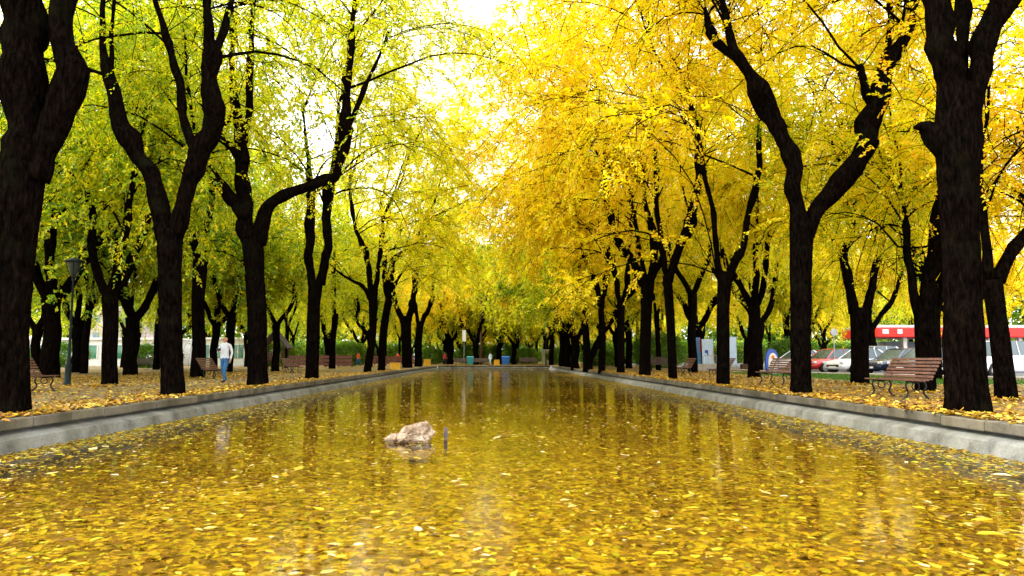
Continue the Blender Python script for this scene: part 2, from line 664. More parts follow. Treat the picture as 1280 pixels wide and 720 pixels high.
def quads_mesh(name, V, k, mat, faces_per=None):
    """V: (n,k,3) leaves; faces_per: list of quads / tris of one leaf"""
    n = len(V)
    v = V.reshape(-1, 3).astype(np.float32)
    F_ = np.array(faces_per, np.int64)
    fl = (np.arange(n)[:, None, None] * k + F_[None]).reshape(-1)
    me = bpy.data.meshes.new(name)
    me.vertices.add(len(v))
    me.vertices.foreach_set('co', v.reshape(-1))
    w = F_.shape[1]
    me.loops.add(len(fl))
    me.loops.foreach_set('vertex_index', fl.astype(np.int32))
    npoly = n * len(F_)
    me.polygons.add(npoly)
    me.polygons.foreach_set('loop_start', (np.arange(npoly) * w).astype(np.int32))
    me.materials.append(mat)
    me.update(calc_edges=True)
    return me


def leaf_mesh(name, P, D, Nn, L, W, mat, fold=.25):
    """pointed, folded leaves: base P, direction D, normal Nn, length L, width W"""
    D = D / (np.linalg.norm(D, axis=1)[:, None] + 1e-9)
    side = np.cross(Nn, D)
    side /= np.linalg.norm(side, axis=1)[:, None] + 1e-9
    up = np.cross(D, side)
    L = L[:, None]
    W = W[:, None]
    a = P
    b = P + D * L * .42 + side * W * .5 + up * W * fold
    c = P + D * L
    d = P + D * L * .42 - side * W * .5 + up * W * fold
    V = np.stack([a, b, c, d], 1)
    return quads_mesh(name, V, 4, mat, [(0, 1, 2), (0, 2, 3)])


def broad_leaf_mesh(name, P, D, Nn, L, W, mat, fold=.15, curl=.12):
    """six-point leaves for the ones that lie near the lens"""
    D = D / (np.linalg.norm(D, axis=1)[:, None] + 1e-9)
    side = np.cross(Nn, D)
    side /= np.linalg.norm(side, axis=1)[:, None] + 1e-9
    up = np.cross(D, side)
    L = L[:, None]
    W = W[:, None]
    a = P
    b1 = P + D * L * .25 + side * W * .45 + up * W * fold
    b2 = P + D * L * .65 + side * W * .38 + up * W * fold
    c = P + D * L + up * L * curl * rng.uniform(-.2, 1, (len(P), 1))
    d2 = P + D * L * .65 - side * W * .38 + up * W * fold
    d1 = P + D * L * .25 - side * W * .45 + up * W * fold
    V = np.stack([a, b1, b2, c, d2, d1], 1)
    return quads_mesh(name, V, 6, mat, [(0, 1, 2, 3), (0, 3, 4, 5)])


def smooth_path(pts, rad, step=.25):
    """Catmull-Rom through the control points"""
    pts = np.asarray(pts, float)
    rad = np.asarray(rad, float)
    P = np.vstack([2 * pts[0] - pts[1], pts, 2 * pts[-1] - pts[-2]])
    Q = np.concatenate([[rad[0]], rad, [rad[-1]]])
    o, r = [], []
    for i in range(1, len(P) - 2):
        n = max(2, int(np.linalg.norm(P[i + 1] - P[i]) / step))
        for t in np.arange(n) / n:
            a = 2 * P[i]
            b = P[i + 1] - P[i - 1]
            c = 2 * P[i - 1] - 5 * P[i] + 4 * P[i + 1] - P[i + 2]
            d = -P[i - 1] + 3 * P[i] - 3 * P[i + 1] + P[i + 2]
            o.append(.5 * (a + b * t + c * t * t + d * t ** 3))
            r.append(Q[i] + (Q[i + 1] - Q[i]) * t)
    o.append(pts[-1])
    r.append(rad[-1])
    return np.array(o), np.array(r)


def unit(v):
    return v / (np.linalg.norm(v) + 1e-9)


def grow(rg, p, d, length, n, droop, wig):
    pts = [p]
    d = unit(d)
    for i in range(n):
        d = unit(d + rg.normal(0, wig, 3) + np.array((0, 0, -droop * (i + 1) / n)))
        pts.append(pts[-1] + d * length / n)
    return np.array(pts)


# ------------------------------------------------------------------ trees
def make_tree(label, base, limbs, hue, seed, name='tree', n1=16, n2=9, n3=7, nleaf=15, l1=(3.0, 5.5), lsize=.10,
              spread=1.0, group=None, detail=1, bias=None, up=.45, droop=.32, minz=2.6, l2=(1.2, 2.4), ext=4.5, next_=1, ext_min=5, low=.75, bare=0, clear=0.0):
    """limbs: list of (points, radii, shoots) in world space; the first is the trunk.  thing > trunk, branch, crown"""
    rg = np.random.default_rng(seed)
    base = np.asarray(base, float)
    root = thing(name, label, 'tree', tuple(base), 0, group)
    tb = MB()
    anchors = []
    for li, (pts, rad, shoots) in enumerate(limbs):
        sp, sr = smooth_path(pts, rad, .12 if detail > 1 else .25)
        sp = sp - base
        # small natural wander
        k = np.linspace(0, 1, len(sp))[:, None]
        wob = np.stack([np.sin(k[:, 0] * 9 + seed), np.cos(k[:, 0] * 7 + seed * 2), 0 * k[:, 0]], 1)
        sp = sp + wob * .04 * np.minimum(1, k * 4) * sr.mean() / .25 * (0.0 if li == 0 and detail > 0 else 1.0)
        if li == 0:
            fl = np.exp(-np.maximum(sp[:, 2], 0) / .22)
            sr = sr * (1 + .10 * fl)
            sp[0, 2] = -.12
        elif len(sr) > 6 and shoots >= 0:
            # crooked growth: sideways kinks and swellings
            m_ = len(sp)
            kk = max(3, int(m_ * (.12 if detail > 1 else .25) / .38))
            xi = np.linspace(0, 1, kk)
            for ax in range(3):
                kink = np.interp(k[:, 0], xi, rg.normal(0, 1, kk))
                sp[:, ax] += kink * sr * .24 * np.minimum(1, k[:, 0] * 5)
            sr = sr * (1 + .10 * np.interp(k[:, 0], np.linspace(0, 1, kk * 2), rg.normal(0, 1, kk * 2)).clip(-1.2, 1.6))
            for _ in range(4):            # knobs from old pruning
                q = rg.uniform(.25, 1)
                sr = sr * (1 + .2 * np.exp(-((k[:, 0] - q) / .045) ** 2))
        sides = (40 if detail > 1 else 14) if li == 0 else (24 if detail > 1 else 10)
        tb.tube(sp, sr, sides, True, .035, .055 if detail > 1 else .03, seed=seed + li)
        if shoots > 0:
            tang = np.gradient(sp, axis=0)
            tang /= np.linalg.norm(tang, axis=1)[:, None]
            for j in range(shoots):
                q = 1 - rg.beta(1, 2.2) * low
                i = min(len(sp) - 1, int(q * (len(sp) - 1)))
                anchors.append((sp[i], tang[i], sr[i]))
        if shoots >= ext_min and ext > 0:
            # the limb runs on upwards, hidden in the foliage
            for e in range(next_):
                d0 = unit(tang[-1] * .5 + np.array((0, 0, .9)) + rg.normal(0, .35, 3) + (0 if bias is None else np.asarray(bias) * .8))
                ep = grow(rg, sp[-1], d0, ext * rg.uniform(.75, 1.2), 9, .0, .10)
                tb.tube(ep, np.linspace(sr[-1] * .9, .02, 10), 7, False)
                et = np.gradient(ep, axis=0)
                et /= np.linalg.norm(et, axis=1)[:, None]
                for j in range(int(shoots * 1.2)):
                    i = int(rg.uniform(0, 9.99))
                    anchors.append((ep[i], et[i], .05))
    trunk = tb.build('trunk', M['bark'], root, smooth=True)
    br = MB()
    LP, LD, LN = [], [], []
    bias = np.zeros(3) if bias is None else np.asarray(bias, float)
    idx = rg.permutation(len(anchors))
    for _ in range(bare):                 # whippy leafless shoots
        p, t, r0 = anchors[int(rg.integers(0, len(anchors)))]
        h = rg.normal(0, 1, 3)
        h[2] *= .4
        b1 = grow(rg, p, unit(t * .3 + unit(h) * .8 + np.array((0, 0, .35))), rg.uniform(1.2, 3.6), 7, rg.uniform(-.1, .3), .09)
        br.tube(b1, np.linspace(.016, .004, 8), 4, False)
        for _k in range(2):
            i = int(rg.integers(2, 6))
            b2 = grow(rg, b1[i], unit(b1[i + 1] - b1[i] + rg.normal(0, .5, 3) * np.linalg.norm(b1[1] - b1[0])), rg.uniform(.5, 1.3), 4, .1, .1)
            br.tube(b2, np.linspace(.007, .003, 5), 3, False)
    for ai in idx[:n1] if len(idx) >= n1 else idx:
        p, t, r0 = anchors[ai]
        h = rg.normal(0, 1, 3)
        h[2] *= .3
        d = unit(t * .35 + unit(h) * .85 * spread + np.array((0, 0, up)) + bias)
        ln = rg.uniform(*l1)
        b1 = grow(rg, p, d, ln, 8, droop, .10)
        if b1[:, 2].min() < minz - .3:
            b1[:, 2] = np.maximum(b1[:, 2], minz - .3)
        br.tube(b1, np.linspace(min(r0 * .35, .05), .009, 9), 5, False)
        for j in range(n2):
            q = rg.uniform(.12, 1)
            i = min(7, int(q * 8))
            p2 = b1[i] + (b1[i + 1] - b1[i]) * (q * 8 - i if q < 1 else 1)
            t2 = unit(b1[min(i + 1, 8)] - b1[i])
            h = rg.normal(0, 1, 3)
            d2 = unit(t2 * .6 + unit(h) * .85 + np.array((0, 0, .12)))
            b2 = grow(rg, p2, d2, rg.uniform(*l2), 5, droop * .9, .12)
            br.tube(b2, np.linspace(.014, .005, 6), 3, False)
            for k in range(n3):
                q = rg.uniform(.05, 1)
                i = min(4, int(q * 5))
                p3 = b2[i] + (b2[i + 1] - b2[i]) * (q * 5 - i)
                t3 = unit(b2[i + 1] - b2[i])
                h = rg.normal(0, 1, 3)
                d3 = unit(t3 * .5 + unit(h) * .8)
                ln = rg.uniform(.35, .85)
                s = np.linspace(.1, 1, nleaf)
                curve = p3 + np.outer(s * ln, d3) + np.outer(-(s ** 2) * ln * .28, (0, 0, 1))
                if detail > 0 and k < 3:
                    br.tube(curve[[0, nleaf // 2, nleaf - 1]], (.004, .003, .002), 3, False)
                sd = np.cross(d3, (0, 0, 1.0))
                sd = unit(sd)
                alt = np.where(np.arange(nleaf) % 2, 1, -1)[:, None]
                LP.append(curve)
                LD.append(d3 * .55 + sd * alt * .75 + rg.normal(0, .35, (nleaf, 3)) + np.array((0, 0, -.3)))
                LN.append(np.array((0, 0, 1.0)) + rg.normal(0, .55, (nleaf, 3)))
    br.build('branch', M['bark'], root)
    if LP:
        P = np.vstack(LP)
        D = np.vstack(LD)
        NN = np.vstack(LN)
        ok = P[:, 2] > minz - rg.exponential(.25, len(P))
        if clear:                         # lower limbs are bare on the side of the old pruning cuts
            ok &= (P[:, 1] > .5) | (P[:, 2] > clear)
        P, D, NN = P[ok], D[ok], NN[ok]
        L = rg.uniform(.7, 1.25, len(P)) * lsize
        cr = link('crown', leaf_mesh('crown', P, D, NN, L, L * rg.uniform(.45, .62, len(P)), M['leaf']), root)
        cr.color = (hue, hue, hue, 1)
    return root


def px_limbs(Y, lines):
    """polylines traced on the photo (x, y, width in photo pixels[, extra depth]) -> world"""
    out = []
    for shoots, pts in lines:
        P, rr = [], []
        for q in pts:
            dy = q[3] if len(q) > 3 else 0
            P.append(at(q[0], q[1], Y + dy))
            rr.append(q[2] * .79 / 2 * (Y + dy) / F)
        out.append((np.array(P), np.array(rr), shoots))
    return out


def traced_tree(label, Y, lines, hue, seed, **kw):
    L = px_limbs(Y, lines)
    b = L[0][0][0].copy()
    b[2] = 0
    L[0][0][0][2] = 0
    return make_tree(label, b, L, hue, seed, **kw)


GL = 'trees in the row along the left edge of the basin'
GR = 'trees in the row along the right edge of the basin'

# ---- right row -------------------------------------------------------------
traced_tree('very thick dark trunk nearest on the right, with a swollen knob on its left side', 11.7, [
    (0, [(1209, 519, 60), (1207, 470, 57), (1205, 400, 54), (1202, 320, 52), (1198, 250, 58), (1197, 190, 68), (1199, 140, 66), (1202, 110, 58)]),
    (5, [(1194, 150, 46), (1184, 95, 46), (1176, 50, 44), (1170, 0, 42), (1166, -70, 38), (1176, -150, 30, .3), (1170, -240, 20, .6)]),
    (6, [(1208, 150, 40), (1222, 92, 36), (1240, 35, 36), (1262, -20, 34), (1290, -90, 28, -.4), (1310, -180, 18, -.6)]),
    (4, [(1202, 90, 20, .3), (1203, 30, 19, .5), (1206, -60, 17, .9), (1215, -160, 12, 1.4)]),
    (-1, [(1195, 195, 50), (1172, 172, 40), (1156, 158, 24), (1143, 160, 6)]),
], .52, 1, low=.5, bare=14, ext=3.5, n1=24, n2=9, n3=7, nleaf=15, detail=2, lsize=.085, group=GR, minz=8.0)
traced_tree('dark forked tree beside the nearer right bench, two snaking limbs in a wide V', 18.0, [
    (0, [(1001, 494, 32), (1001, 440, 30), (1001, 380, 30), (1001, 320, 33), (1003, 280, 38)]),
    (12, [(1000, 300, 26), (997, 255, 25), (990, 205, 25), (976, 165, 25), (958, 130, 25), (940, 104, 22), (922, 75, 17), (912, 45, 15), (905, 10, 11), (897, -40, 7)]),
    (3, [(925, 78, 14), (905, 60, 13, .3), (890, 45, 15, .5), (882, 10, 6, .8)]),
    (12, [(1006, 300, 26), (1020, 265, 28), (1042, 240, 33), (1066, 212, 34), (1080, 180, 29), (1091, 135, 31), (1102, 95, 24), (1120, 62, 17), (1140, 25, 14), (1152, -20, 10)]),
    (4, [(1100, 110, 15), (1110, 65, 11, .2), (1112, 25, 11, .4), (1108, -30, 7, .6)]),
    (2, [(1090, 130, 14), (1078, 98, 12, -.3), (1074, 80, 9, -.4)]),
], .52, 2, clear=9.2, low=.3, bare=60, bias=(-.4, .5, 0), l1=(4, 7.5), n1=64, n2=10, n3=7, nleaf=15, detail=2, lsize=.11, group=GR, minz=5.6, up=.7)
traced_tree('slim straight trunk with knobby stubs, third along the right edge of the basin', 23.8, [
    (0, [(904, 482, 21), (904, 430, 20), (904, 380, 20), (907, 340, 23)]),
    (10, [(910, 350, 16), (920, 325, 15), (930, 308, 11), (936, 270, 10), (945, 238, 13), (948, 180, 6), (950, 110, 4), (952, 40, 3)]),
    (6, [(903, 350, 10), (898, 330, 9), (892, 270, 7, -.6), (880, 215, 9, -1), (872, 150, 5, -1.2)]),
    (2, [(900, 350, 9), (890, 335, 6)]),
], .53, 3, low=.7, bare=40, ext=7.5, next_=2, n1=92, n2=10, n3=7, nleaf=15, lsize=.125, group=GR, l1=(5, 8.5), bias=(-.6, 0, 0), minz=2.8)
traced_tree('slightly leaning thin trunk right of the thick fifth trunk by the basin', 30.5, [
    (0, [(841, 474, 14), (839, 420, 14), (836, 370, 15), (834, 345, 15)]),
    (8, [(836, 352, 13), (846, 318, 13), (858, 292, 16), (866, 262, 15), (872, 230, 12), (872, 190, 7), (876, 130, 4)]),
    (5, [(834, 350, 11), (826, 300, 9), (822, 260, 8), (820, 210, 6)]),
], 0.54, 4, bare=20, ext=8, next_=2, n1=84, n2=10, n3=7, nleaf=14, lsize=.125, group=GR, l1=(5, 8.5), bias=(-.5, 0, 0), minz=2.6)
traced_tree('stout trunk with many bare arching limbs, in the middle of the right row', 36.8, [
    (0, [(806, 470, 18), (807, 420, 18), (808, 380, 19), (810, 352, 22)]),
    (8, [(804, 358, 13), (793, 330, 13), (778, 310, 14), (766, 290, 13), (761, 262, 11), (756, 220, 6), (752, 170, 4)]),
    (6, [(812, 356, 12), (816, 318, 11), (815, 285, 12), (806, 250, 8), (800, 200, 5)]),
    (6, [(808, 352, 9), (799, 318, 8, .5), (796, 285, 7, .9), (786, 235, 5, 1.2)]),
    (4, [(814, 352, 9), (828, 322, 8, -.5), (838, 300, 6, -.8)]),
], 0.55, 5, bare=20, ext=7, next_=2, n1=72, n2=10, n3=7, nleaf=14, lsize=.14, group=GR, l1=(5, 9), bias=(-.55, 0, 0), minz=2.5)
traced_tree('straight narrow trunk left of the stout one in the right row', 42.6, [
    (0, [(776, 466, 13), (776, 420, 12), (776, 380, 12)]),
    (8, [(776, 386, 10), (770, 352, 9), (762, 325, 8), (752, 300, 6), (746, 250, 4)]),
    (8, [(777, 386, 9), (784, 350, 8), (786, 310, 7), (792, 260, 5)]),
], 0.56, 6, bare=20, ext=7, next_=2, n1=64, n2=10, n3=7, nleaf=13, lsize=.15, group=GR, l1=(5, 9), bias=(-.6, 0, 0), minz=2.4)
traced_tree('narrow upright trunk crossed by a leaning limb in the right row', 47.5, [
    (0, [(752, 464, 11), (753, 420, 11), (751, 382, 10)]),
    (7, [(751, 388, 9), (745, 352, 8), (735, 330, 8), (726, 305, 5), (720, 260, 4)]),
    (7, [(752, 388, 8), (758, 345, 7), (760, 300, 5)]),
], 0.52, 7, bare=20, ext=7, next_=2, n1=62, n2=10, n3=7, nleaf=13, lsize=.16, group=GR, l1=(5, 9), bias=(-.6, 0, 0), minz=2.4)
traced_tree('trunk throwing one long diagonal limb to the right, far along the right row', 54.0, [
    (0, [(735, 462, 15), (733, 430, 12), (731, 395, 10)]),
    (5, [(738, 452, 10), (748, 428, 9), (765, 396, 9), (782, 372, 10), (796, 358, 11)]),
    (6, [(731, 400, 8), (728, 365, 7), (724, 330, 5), (716, 290, 4)]),
    (5, [(732, 400, 7), (738, 360, 6), (740, 310, 4)]),
], 0.49, 8, bare=20, ext=7, next_=2, n1=62, n2=10, n3=7, nleaf=13, lsize=.17, group=GR, l1=(5, 9), bias=(-.6, 0, 0), minz=2.5)

# ---- left row --------------------------------------------------------------
traced_tree('massive dark trunk at the left frame edge, with a swollen elbow on its right limb', 11.7, [
    (0, [(6, 519, 66), (7, 450, 64), (9, 380, 64), (14, 310, 64), (22, 250, 66), (28, 205, 66)]),
    (6, [(24, 225, 56), (27, 150, 52), (27, 80, 55), (27, 20, 57), (24, -60, 50), (14, -160, 34)]),
    (7, [(44, 225, 40), (62, 170, 44), (80, 128, 50), (88, 96, 45), (84, 62, 33), (80, 25, 37), (80, -20, 38), (90, -90, 30, -.3), (105, -180, 18, -.6)]),
], .33, 11, low=.5, bare=10, n1=16, n2=8, n3=7, nleaf=14, detail=2, lsize=.085, group=GL, minz=3.6)
traced_tree('dark tree with a tall narrow V fork, left of the walking man', 17.6, [
    (0, [(216, 495, 34), (214, 440, 32), (213, 380, 32), (212, 320, 34), (213, 288, 38)]),
    (7, [(206, 298, 24), (198, 258, 26), (182, 212, 26), (166, 180, 26), (151, 150, 25), (143, 118, 20), (136, 88, 15), (130, 50, 9), (128, 5, 7), (127, -50, 4)]),
    (2, [(138, 95, 8), (140, 45, 6, .2), (142, 0, 5, .3)]),
    (7, [(219, 298, 26), (231, 245, 27), (243, 205, 28), (257, 170, 30), (270, 142, 34), (268, 112, 25), (265, 75, 24), (262, 40, 16), (258, 5, 11), (256, -50, 7)]),
    (3, [(266, 75, 16), (276, 48, 12, .3), (288, 10, 8, .6), (296, -40, 5, .8)]),
    (4, [(246, 190, 16), (236, 170, 15), (229, 145, 13), (222, 98, 12), (208, 42, 10), (193, 0, 9), (184, -40, 7)]),
], .32, 12, low=.5, bare=26, n1=34, n2=8, n3=6, nleaf=13, detail=2, lsize=.092, group=GL, minz=3.4)
traced_tree('dark tree with crooked spreading limbs, just right of the walking man', 23.8, [
    (0, [(322, 482, 31), (322, 440, 29), (321, 390, 29), (318, 340, 28), (316, 300, 32)]),
    (6, [(312, 306, 22), (298, 262, 22), (278, 236, 19), (262, 214, 15), (250, 200, 11), (244, 170, 6)]),
    (8, [(312, 300, 22), (305, 250, 22), (303, 212, 21), (300, 188, 21), (298, 150, 14), (292, 108, 11), (289, 45, 8), (287, -20, 5)]),
    (3, [(299, 195, 14), (286, 182, 10, .3), (275, 170, 9, .5), (268, 130, 6, .7)]),
    (5, [(304, 190, 10), (312, 125, 10, -.3), (313, 80, 10, -.3), (315, 0, 8, -.3), (316, -60, 5)]),
    (10, [(322, 305, 24), (333, 262, 21), (350, 246, 18), (374, 236, 16), (402, 228, 16), (420, 222, 14), (428, 200, 14), (434, 160, 19), (433, 120, 12), (437, 60, 9), (442, 0, 7), (446, -50, 4)]),
    (4, [(432, 165, 9), (448, 130, 7, .3), (470, 80, 5, .6), (486, 40, 4, .8)]),
], .35, 13, low=.55, bare=50, ext=5, bias=(.25, .1, 0), l1=(3.5, 6.5), n1=60, n2=9, n3=7, nleaf=14, detail=2, lsize=.10, group=GL, minz=3.0)
traced_tree('slender trunk with two parallel upright limbs, fourth along the left edge', 31.5, [
    (0, [(390, 472, 20), (391, 430, 20), (392, 385, 20), (395, 350, 23)]),
    (7, [(390, 358, 14), (388, 320, 14), (387, 280, 14), (389, 246, 14), (384, 200, 6), (380, 140, 4)]),
    (7, [(400, 356, 15), (407, 318, 15), (411, 280, 15), (410, 246, 15), (418, 190, 6), (424, 130, 4)]),
], .36, 14, bare=24, ext=6.5, next_=2, n1=64, n2=10, n3=7, nleaf=14, lsize=.115, group=GL, l1=(5, 8.5), bias=(.5, 0, 0), minz=2.7)
traced_tree('trunk leaning right with a broken knob, left one of a close pair by the basin', 47.0, [
    (0, [(459, 464, 12), (463, 440, 12), (466, 412, 12), (466, 372, 14)]),
    (7, [(466, 378, 10), (462, 346, 9), (458, 318, 9), (448, 298, 7), (442, 275, 5), (436, 230, 4)]),
    (6, [(467, 378, 9), (472, 350, 8), (474, 320, 6), (480, 270, 4)]),
    (3, [(464, 376, 8), (454, 358, 6), (430, 345, 3), (412, 330, 2)]),
], 0.42, 15, bare=16, ext=7, next_=2, n1=62, n2=10, n3=7, nleaf=13, lsize=.15, group=GL, l1=(5, 9), bias=(.6, 0, 0), minz=2.5)
traced_tree('trunk bending to a right hooked limb, right one of a close pair by the basin', 52.0, [
    (0, [(477, 462, 12), (478, 430, 12), (481, 402, 12), (486, 375, 12)]),
    (8, [(486, 382, 10), (487, 350, 10), (492, 326, 10), (505, 316, 9), (516, 308, 6), (530, 280, 4)]),
    (6, [(486, 380, 8), (480, 345, 7), (480, 300, 5), (476, 250, 4)]),
    (3, [(488, 370, 7), (496, 350, 4), (510, 332, 3)]),
], 0.44, 16, bare=16, ext=7, next_=2, n1=62, n2=10, n3=7, nleaf=13, lsize=.155, group=GL, l1=(5, 9), bias=(.6, 0, 0), minz=2.5)
traced_tree('short stout trunk with a low Y fork, far along the left row', 70.0, [
    (0, [(509, 459, 16), (508, 430, 15), (507, 395, 17)]),
    (8, [(504, 402, 10), (496, 382, 8), (491, 362, 6), (488, 320, 4)]),
    (8, [(511, 402, 11), (516, 374, 9), (520, 352, 9), (524, 310, 5)]),
], 0.40, 17, bare=16, ext=7, next_=2, n1=60, n2=10, n3=7, nleaf=13, lsize=.15, group=GL, l1=(5, 9), bias=(.6, 0, 0), minz=2.6)
traced_tree('last slim leaning trunk of the left row, beside the yellow block', 80.0, [
    (0, [(523, 458, 12), (523, 430, 11), (525, 405, 11)]),
    (8, [(525, 410, 9), (532, 392, 8), (539, 375, 6), (544, 330, 4)]),
    (8, [(524, 410, 7), (518, 380, 5), (516, 330, 4)]),
], 0.38, 18, bare=16, ext=7, next_=2, n1=60, n2=10, n3=7, nleaf=13, lsize=.16, group=GL, l1=(5, 9), bias=(.6, 0, 0), minz=2.7)


G2 = 'trees standing back from the basin'
traced_tree('thick forked tree right behind the nearest right bench', 19.2, [
    (0, [(1157, 491, 31), (1157, 450, 29), (1156, 415, 30), (1156, 385, 33)]),
    (8, [(1150, 395, 18), (1141, 362, 15), (1136, 325, 13), (1134, 296, 10), (1128, 250, 6)]),
    (10, [(1160, 395, 26), (1163, 350, 23), (1168, 305, 24), (1171, 268, 18), (1178, 220, 10), (1180, 160, 6)]),
    (2, [(1172, 380, 10), (1184, 352, 8), (1196, 330, 5)]),
], .44, 31, n1=50, n2=9, n3=7, nleaf=15, lsize=.11, group=G2, bias=(.3, .5, 0), minz=4.2, l1=(2.5, 4.5))
traced_tree('forked dark tree at the right frame edge, before the white car', 15.6, [
    (0, [(1258, 502, 32), (1253, 450, 28), (1246, 395, 28), (1240, 350, 31)]),
    (7, [(1236, 355, 19), (1231, 315, 15), (1229, 280, 12), (1226, 230, 7), (1228, 170, 5)]),
    (9, [(1246, 350, 23), (1262, 320, 21), (1282, 300, 19), (1300, 270, 14), (1312, 220, 8)]),
], .58, 32, n1=44, n2=9, n3=7, nleaf=15, lsize=.105, group=G2, bias=(.6, .25, 0), minz=4.4, l1=(2.2, 4))
traced_tree('thick forked tree on the right lawn in front of the white and dark cars', 25.2, [
    (0, [(1075, 482, 27), (1075, 445, 25), (1074, 410, 25), (1074, 385, 28)]),
    (8, [(1068, 392, 16), (1061, 352, 13), (1056, 318, 12), (1064, 285, 10), (1068, 240, 6)]),
    (8, [(1081, 392, 16), (1091, 360, 13), (1097, 332, 11), (1104, 300, 8), (1110, 250, 5)]),
], .38, 33, n1=60, n2=9, n3=7, nleaf=15, lsize=.125, group=G2, minz=3.6, l1=(3, 5))

# ---- trees further off: five kinds, then copies ------------------------------
def fork_limbs(seed, h=3.0, r=.27, nl=3, reach=1.0):
    rg = np.random.default_rng(seed)
    lean = rg.normal(0, .12, 2)
    top = np.array((lean[0], lean[1], h))
    out = [(np.array([(0, 0, 0), (lean[0] * .2, lean[1] * .2, h * .35), (lean[0] * .6, lean[1] * .6, h * .7), top]),
            np.array((r, r * .93, r * .92, r * 1.05)), 0)]
    a0 = rg.uniform(0, 6.28)
    for i in range(nl):
        a = a0 + i * 6.28 / nl + rg.normal(0, .3)
        u = np.array((math.cos(a), math.sin(a), 0))
        p0 = top - np.array((0, 0, .15))
        p1 = top + u * .45 * reach + np.array((0, 0, .5))
        p2 = top + u * rg.uniform(.8, 1.3) * reach + np.array((0, 0, 1.5))
        p3 = top + u * rg.uniform(1.0, 1.8) * reach + np.array((0, 0, 2.8))
        p4 = p3 + u * .6 + np.array((0, 0, 1.6))
        out.append((np.array([p0, p1, p2, p3, p4]), np.array((r * .62, r * .55, r * .5, r * .4, r * .15)), 9))
    return out


protos = []
for i, (h, r, nl, rc, kw) in enumerate([
    (2.7, .30, 3, 1.0, dict(n1=52, n2=9, n3=7, nleaf=14, l1=(3, 5.5), lsize=.15)),
    (3.1, .24, 2, .9, dict(n1=46, n2=9, n3=7, nleaf=14, l1=(3, 5.5), lsize=.15)),
    (2.4, .34, 3, 1.2, dict(n1=56, n2=9, n3=7, nleaf=14, l1=(3.5, 6), lsize=.15)),
    (3.4, .20, 2, .8, dict(n1=42, n2=9, n3=7, nleaf=14, l1=(3, 5), lsize=.15)),
    (3.0, .27, 4, 1.1, dict(n1=64, n2=9, n3=8, nleaf=13, l1=(4, 7), lsize=.2)),
]):
    protos.append((r, make_tree('prototype', (0, 0, 0), fork_limbs(40 + i, h, r, nl, rc), .4, 60 + i, detail=0, minz=2.5, droop=.42, **kw)))
used = [False] * len(protos)


def place(kind, x, y, rz, label, hue, group, s=1.0, sz=None):
    r, p = protos[kind]
    sc = (s, s, sz or s)
    if not used[kind]:
        used[kind] = True
        p.location = (x, y, 0)
        p.rotation_euler = (0, 0, rz)
        p.scale = sc
        p['label'] = label
        p['group'] = group
        for c in p.children:
            c.color = (hue, hue, hue, 1)
        return p
    return dup(p, (x, y, 0), rz, label, group, (hue, hue, hue, 1), sc)


G2 = 'trees standing back from the basin'
ORD = ['first', 'second', 'third', 'fourth', 'fifth', 'sixth', 'seventh', 'eighth', 'ninth', 'tenth', 'eleventh', 'twelfth',
       'thirteenth', 'fourteenth', 'fifteenth', 'sixteenth', 'seventeenth', 'eighteenth', 'nineteenth', 'twentieth']


def px_tree(kind, px, py, wpx, label, hue, rz=None, sz=1.0):
    g = ground_at(px, py)
    s = (wpx / 2 * g[1] / F) / protos[kind][0]
    s = min(1.5, max(.55, s))
    sc = max(s, .85)
    return place(kind, g[0], g[1], rng.uniform(0, 6.28) if rz is None else rz, label, hue, G2, sc, sc * sz)


px_tree(2, 62, 472, 21, 'forked dark tree just behind the slatted bench at the left edge', 0.29, sz=1.3)
px_tree(0, 137, 482, 15, 'dark straight tree between the green lamp post and the tall V-forked tree', 0.29, sz=1.3)
px_tree(3, 105, 467, 9, 'thin tree directly right of the green lamp post', 0.27, sz=1.3)
px_tree(1, 247, 472, 17, 'Y-forked dark tree just left of the walking man', 0.31, sz=1.3)
px_tree(0, 285, 465, 11, 'dark tree standing right behind the walking man', 0.31, sz=1.3)
px_tree(3, 158, 466, 7, 'thin curved tree in front of the white building', 0.27, sz=1.3)
px_tree(3, 195, 462, 8, 'thin tree beside the dark bench on the left lawn', 0.29, sz=1.3)
px_tree(1, 344, 464, 9, 'slim tree with one curved limb in front of the play hut roof', .30)
px_tree(3, 415, 461, 8, 'thin straight trunk between the fourth and fifth trunks of the left row', .36)
px_tree(0, 942, 472, 14, 'dark trunk left of the blue oval sign', .46, sz=1.4)
px_tree(1, 866, 466, 11, 'stubby trunk beside the pale blue boards', .50, sz=1.4)
px_tree(3, 717, 459, 7, 'thin trunk far along the right row beside a blocky trunk pair', .58)
px_tree(0, 703, 458, 16, 'blocky dark trunk at the far right corner of the basin', .62)
px_tree(2, 563, 455.5, 13, 'stout forked trunk just beyond the far left corner of the basin', .55)
px_tree(3, 985, 461, 8, 'thin trunk in the shade between the oval sign and the cars', .36)

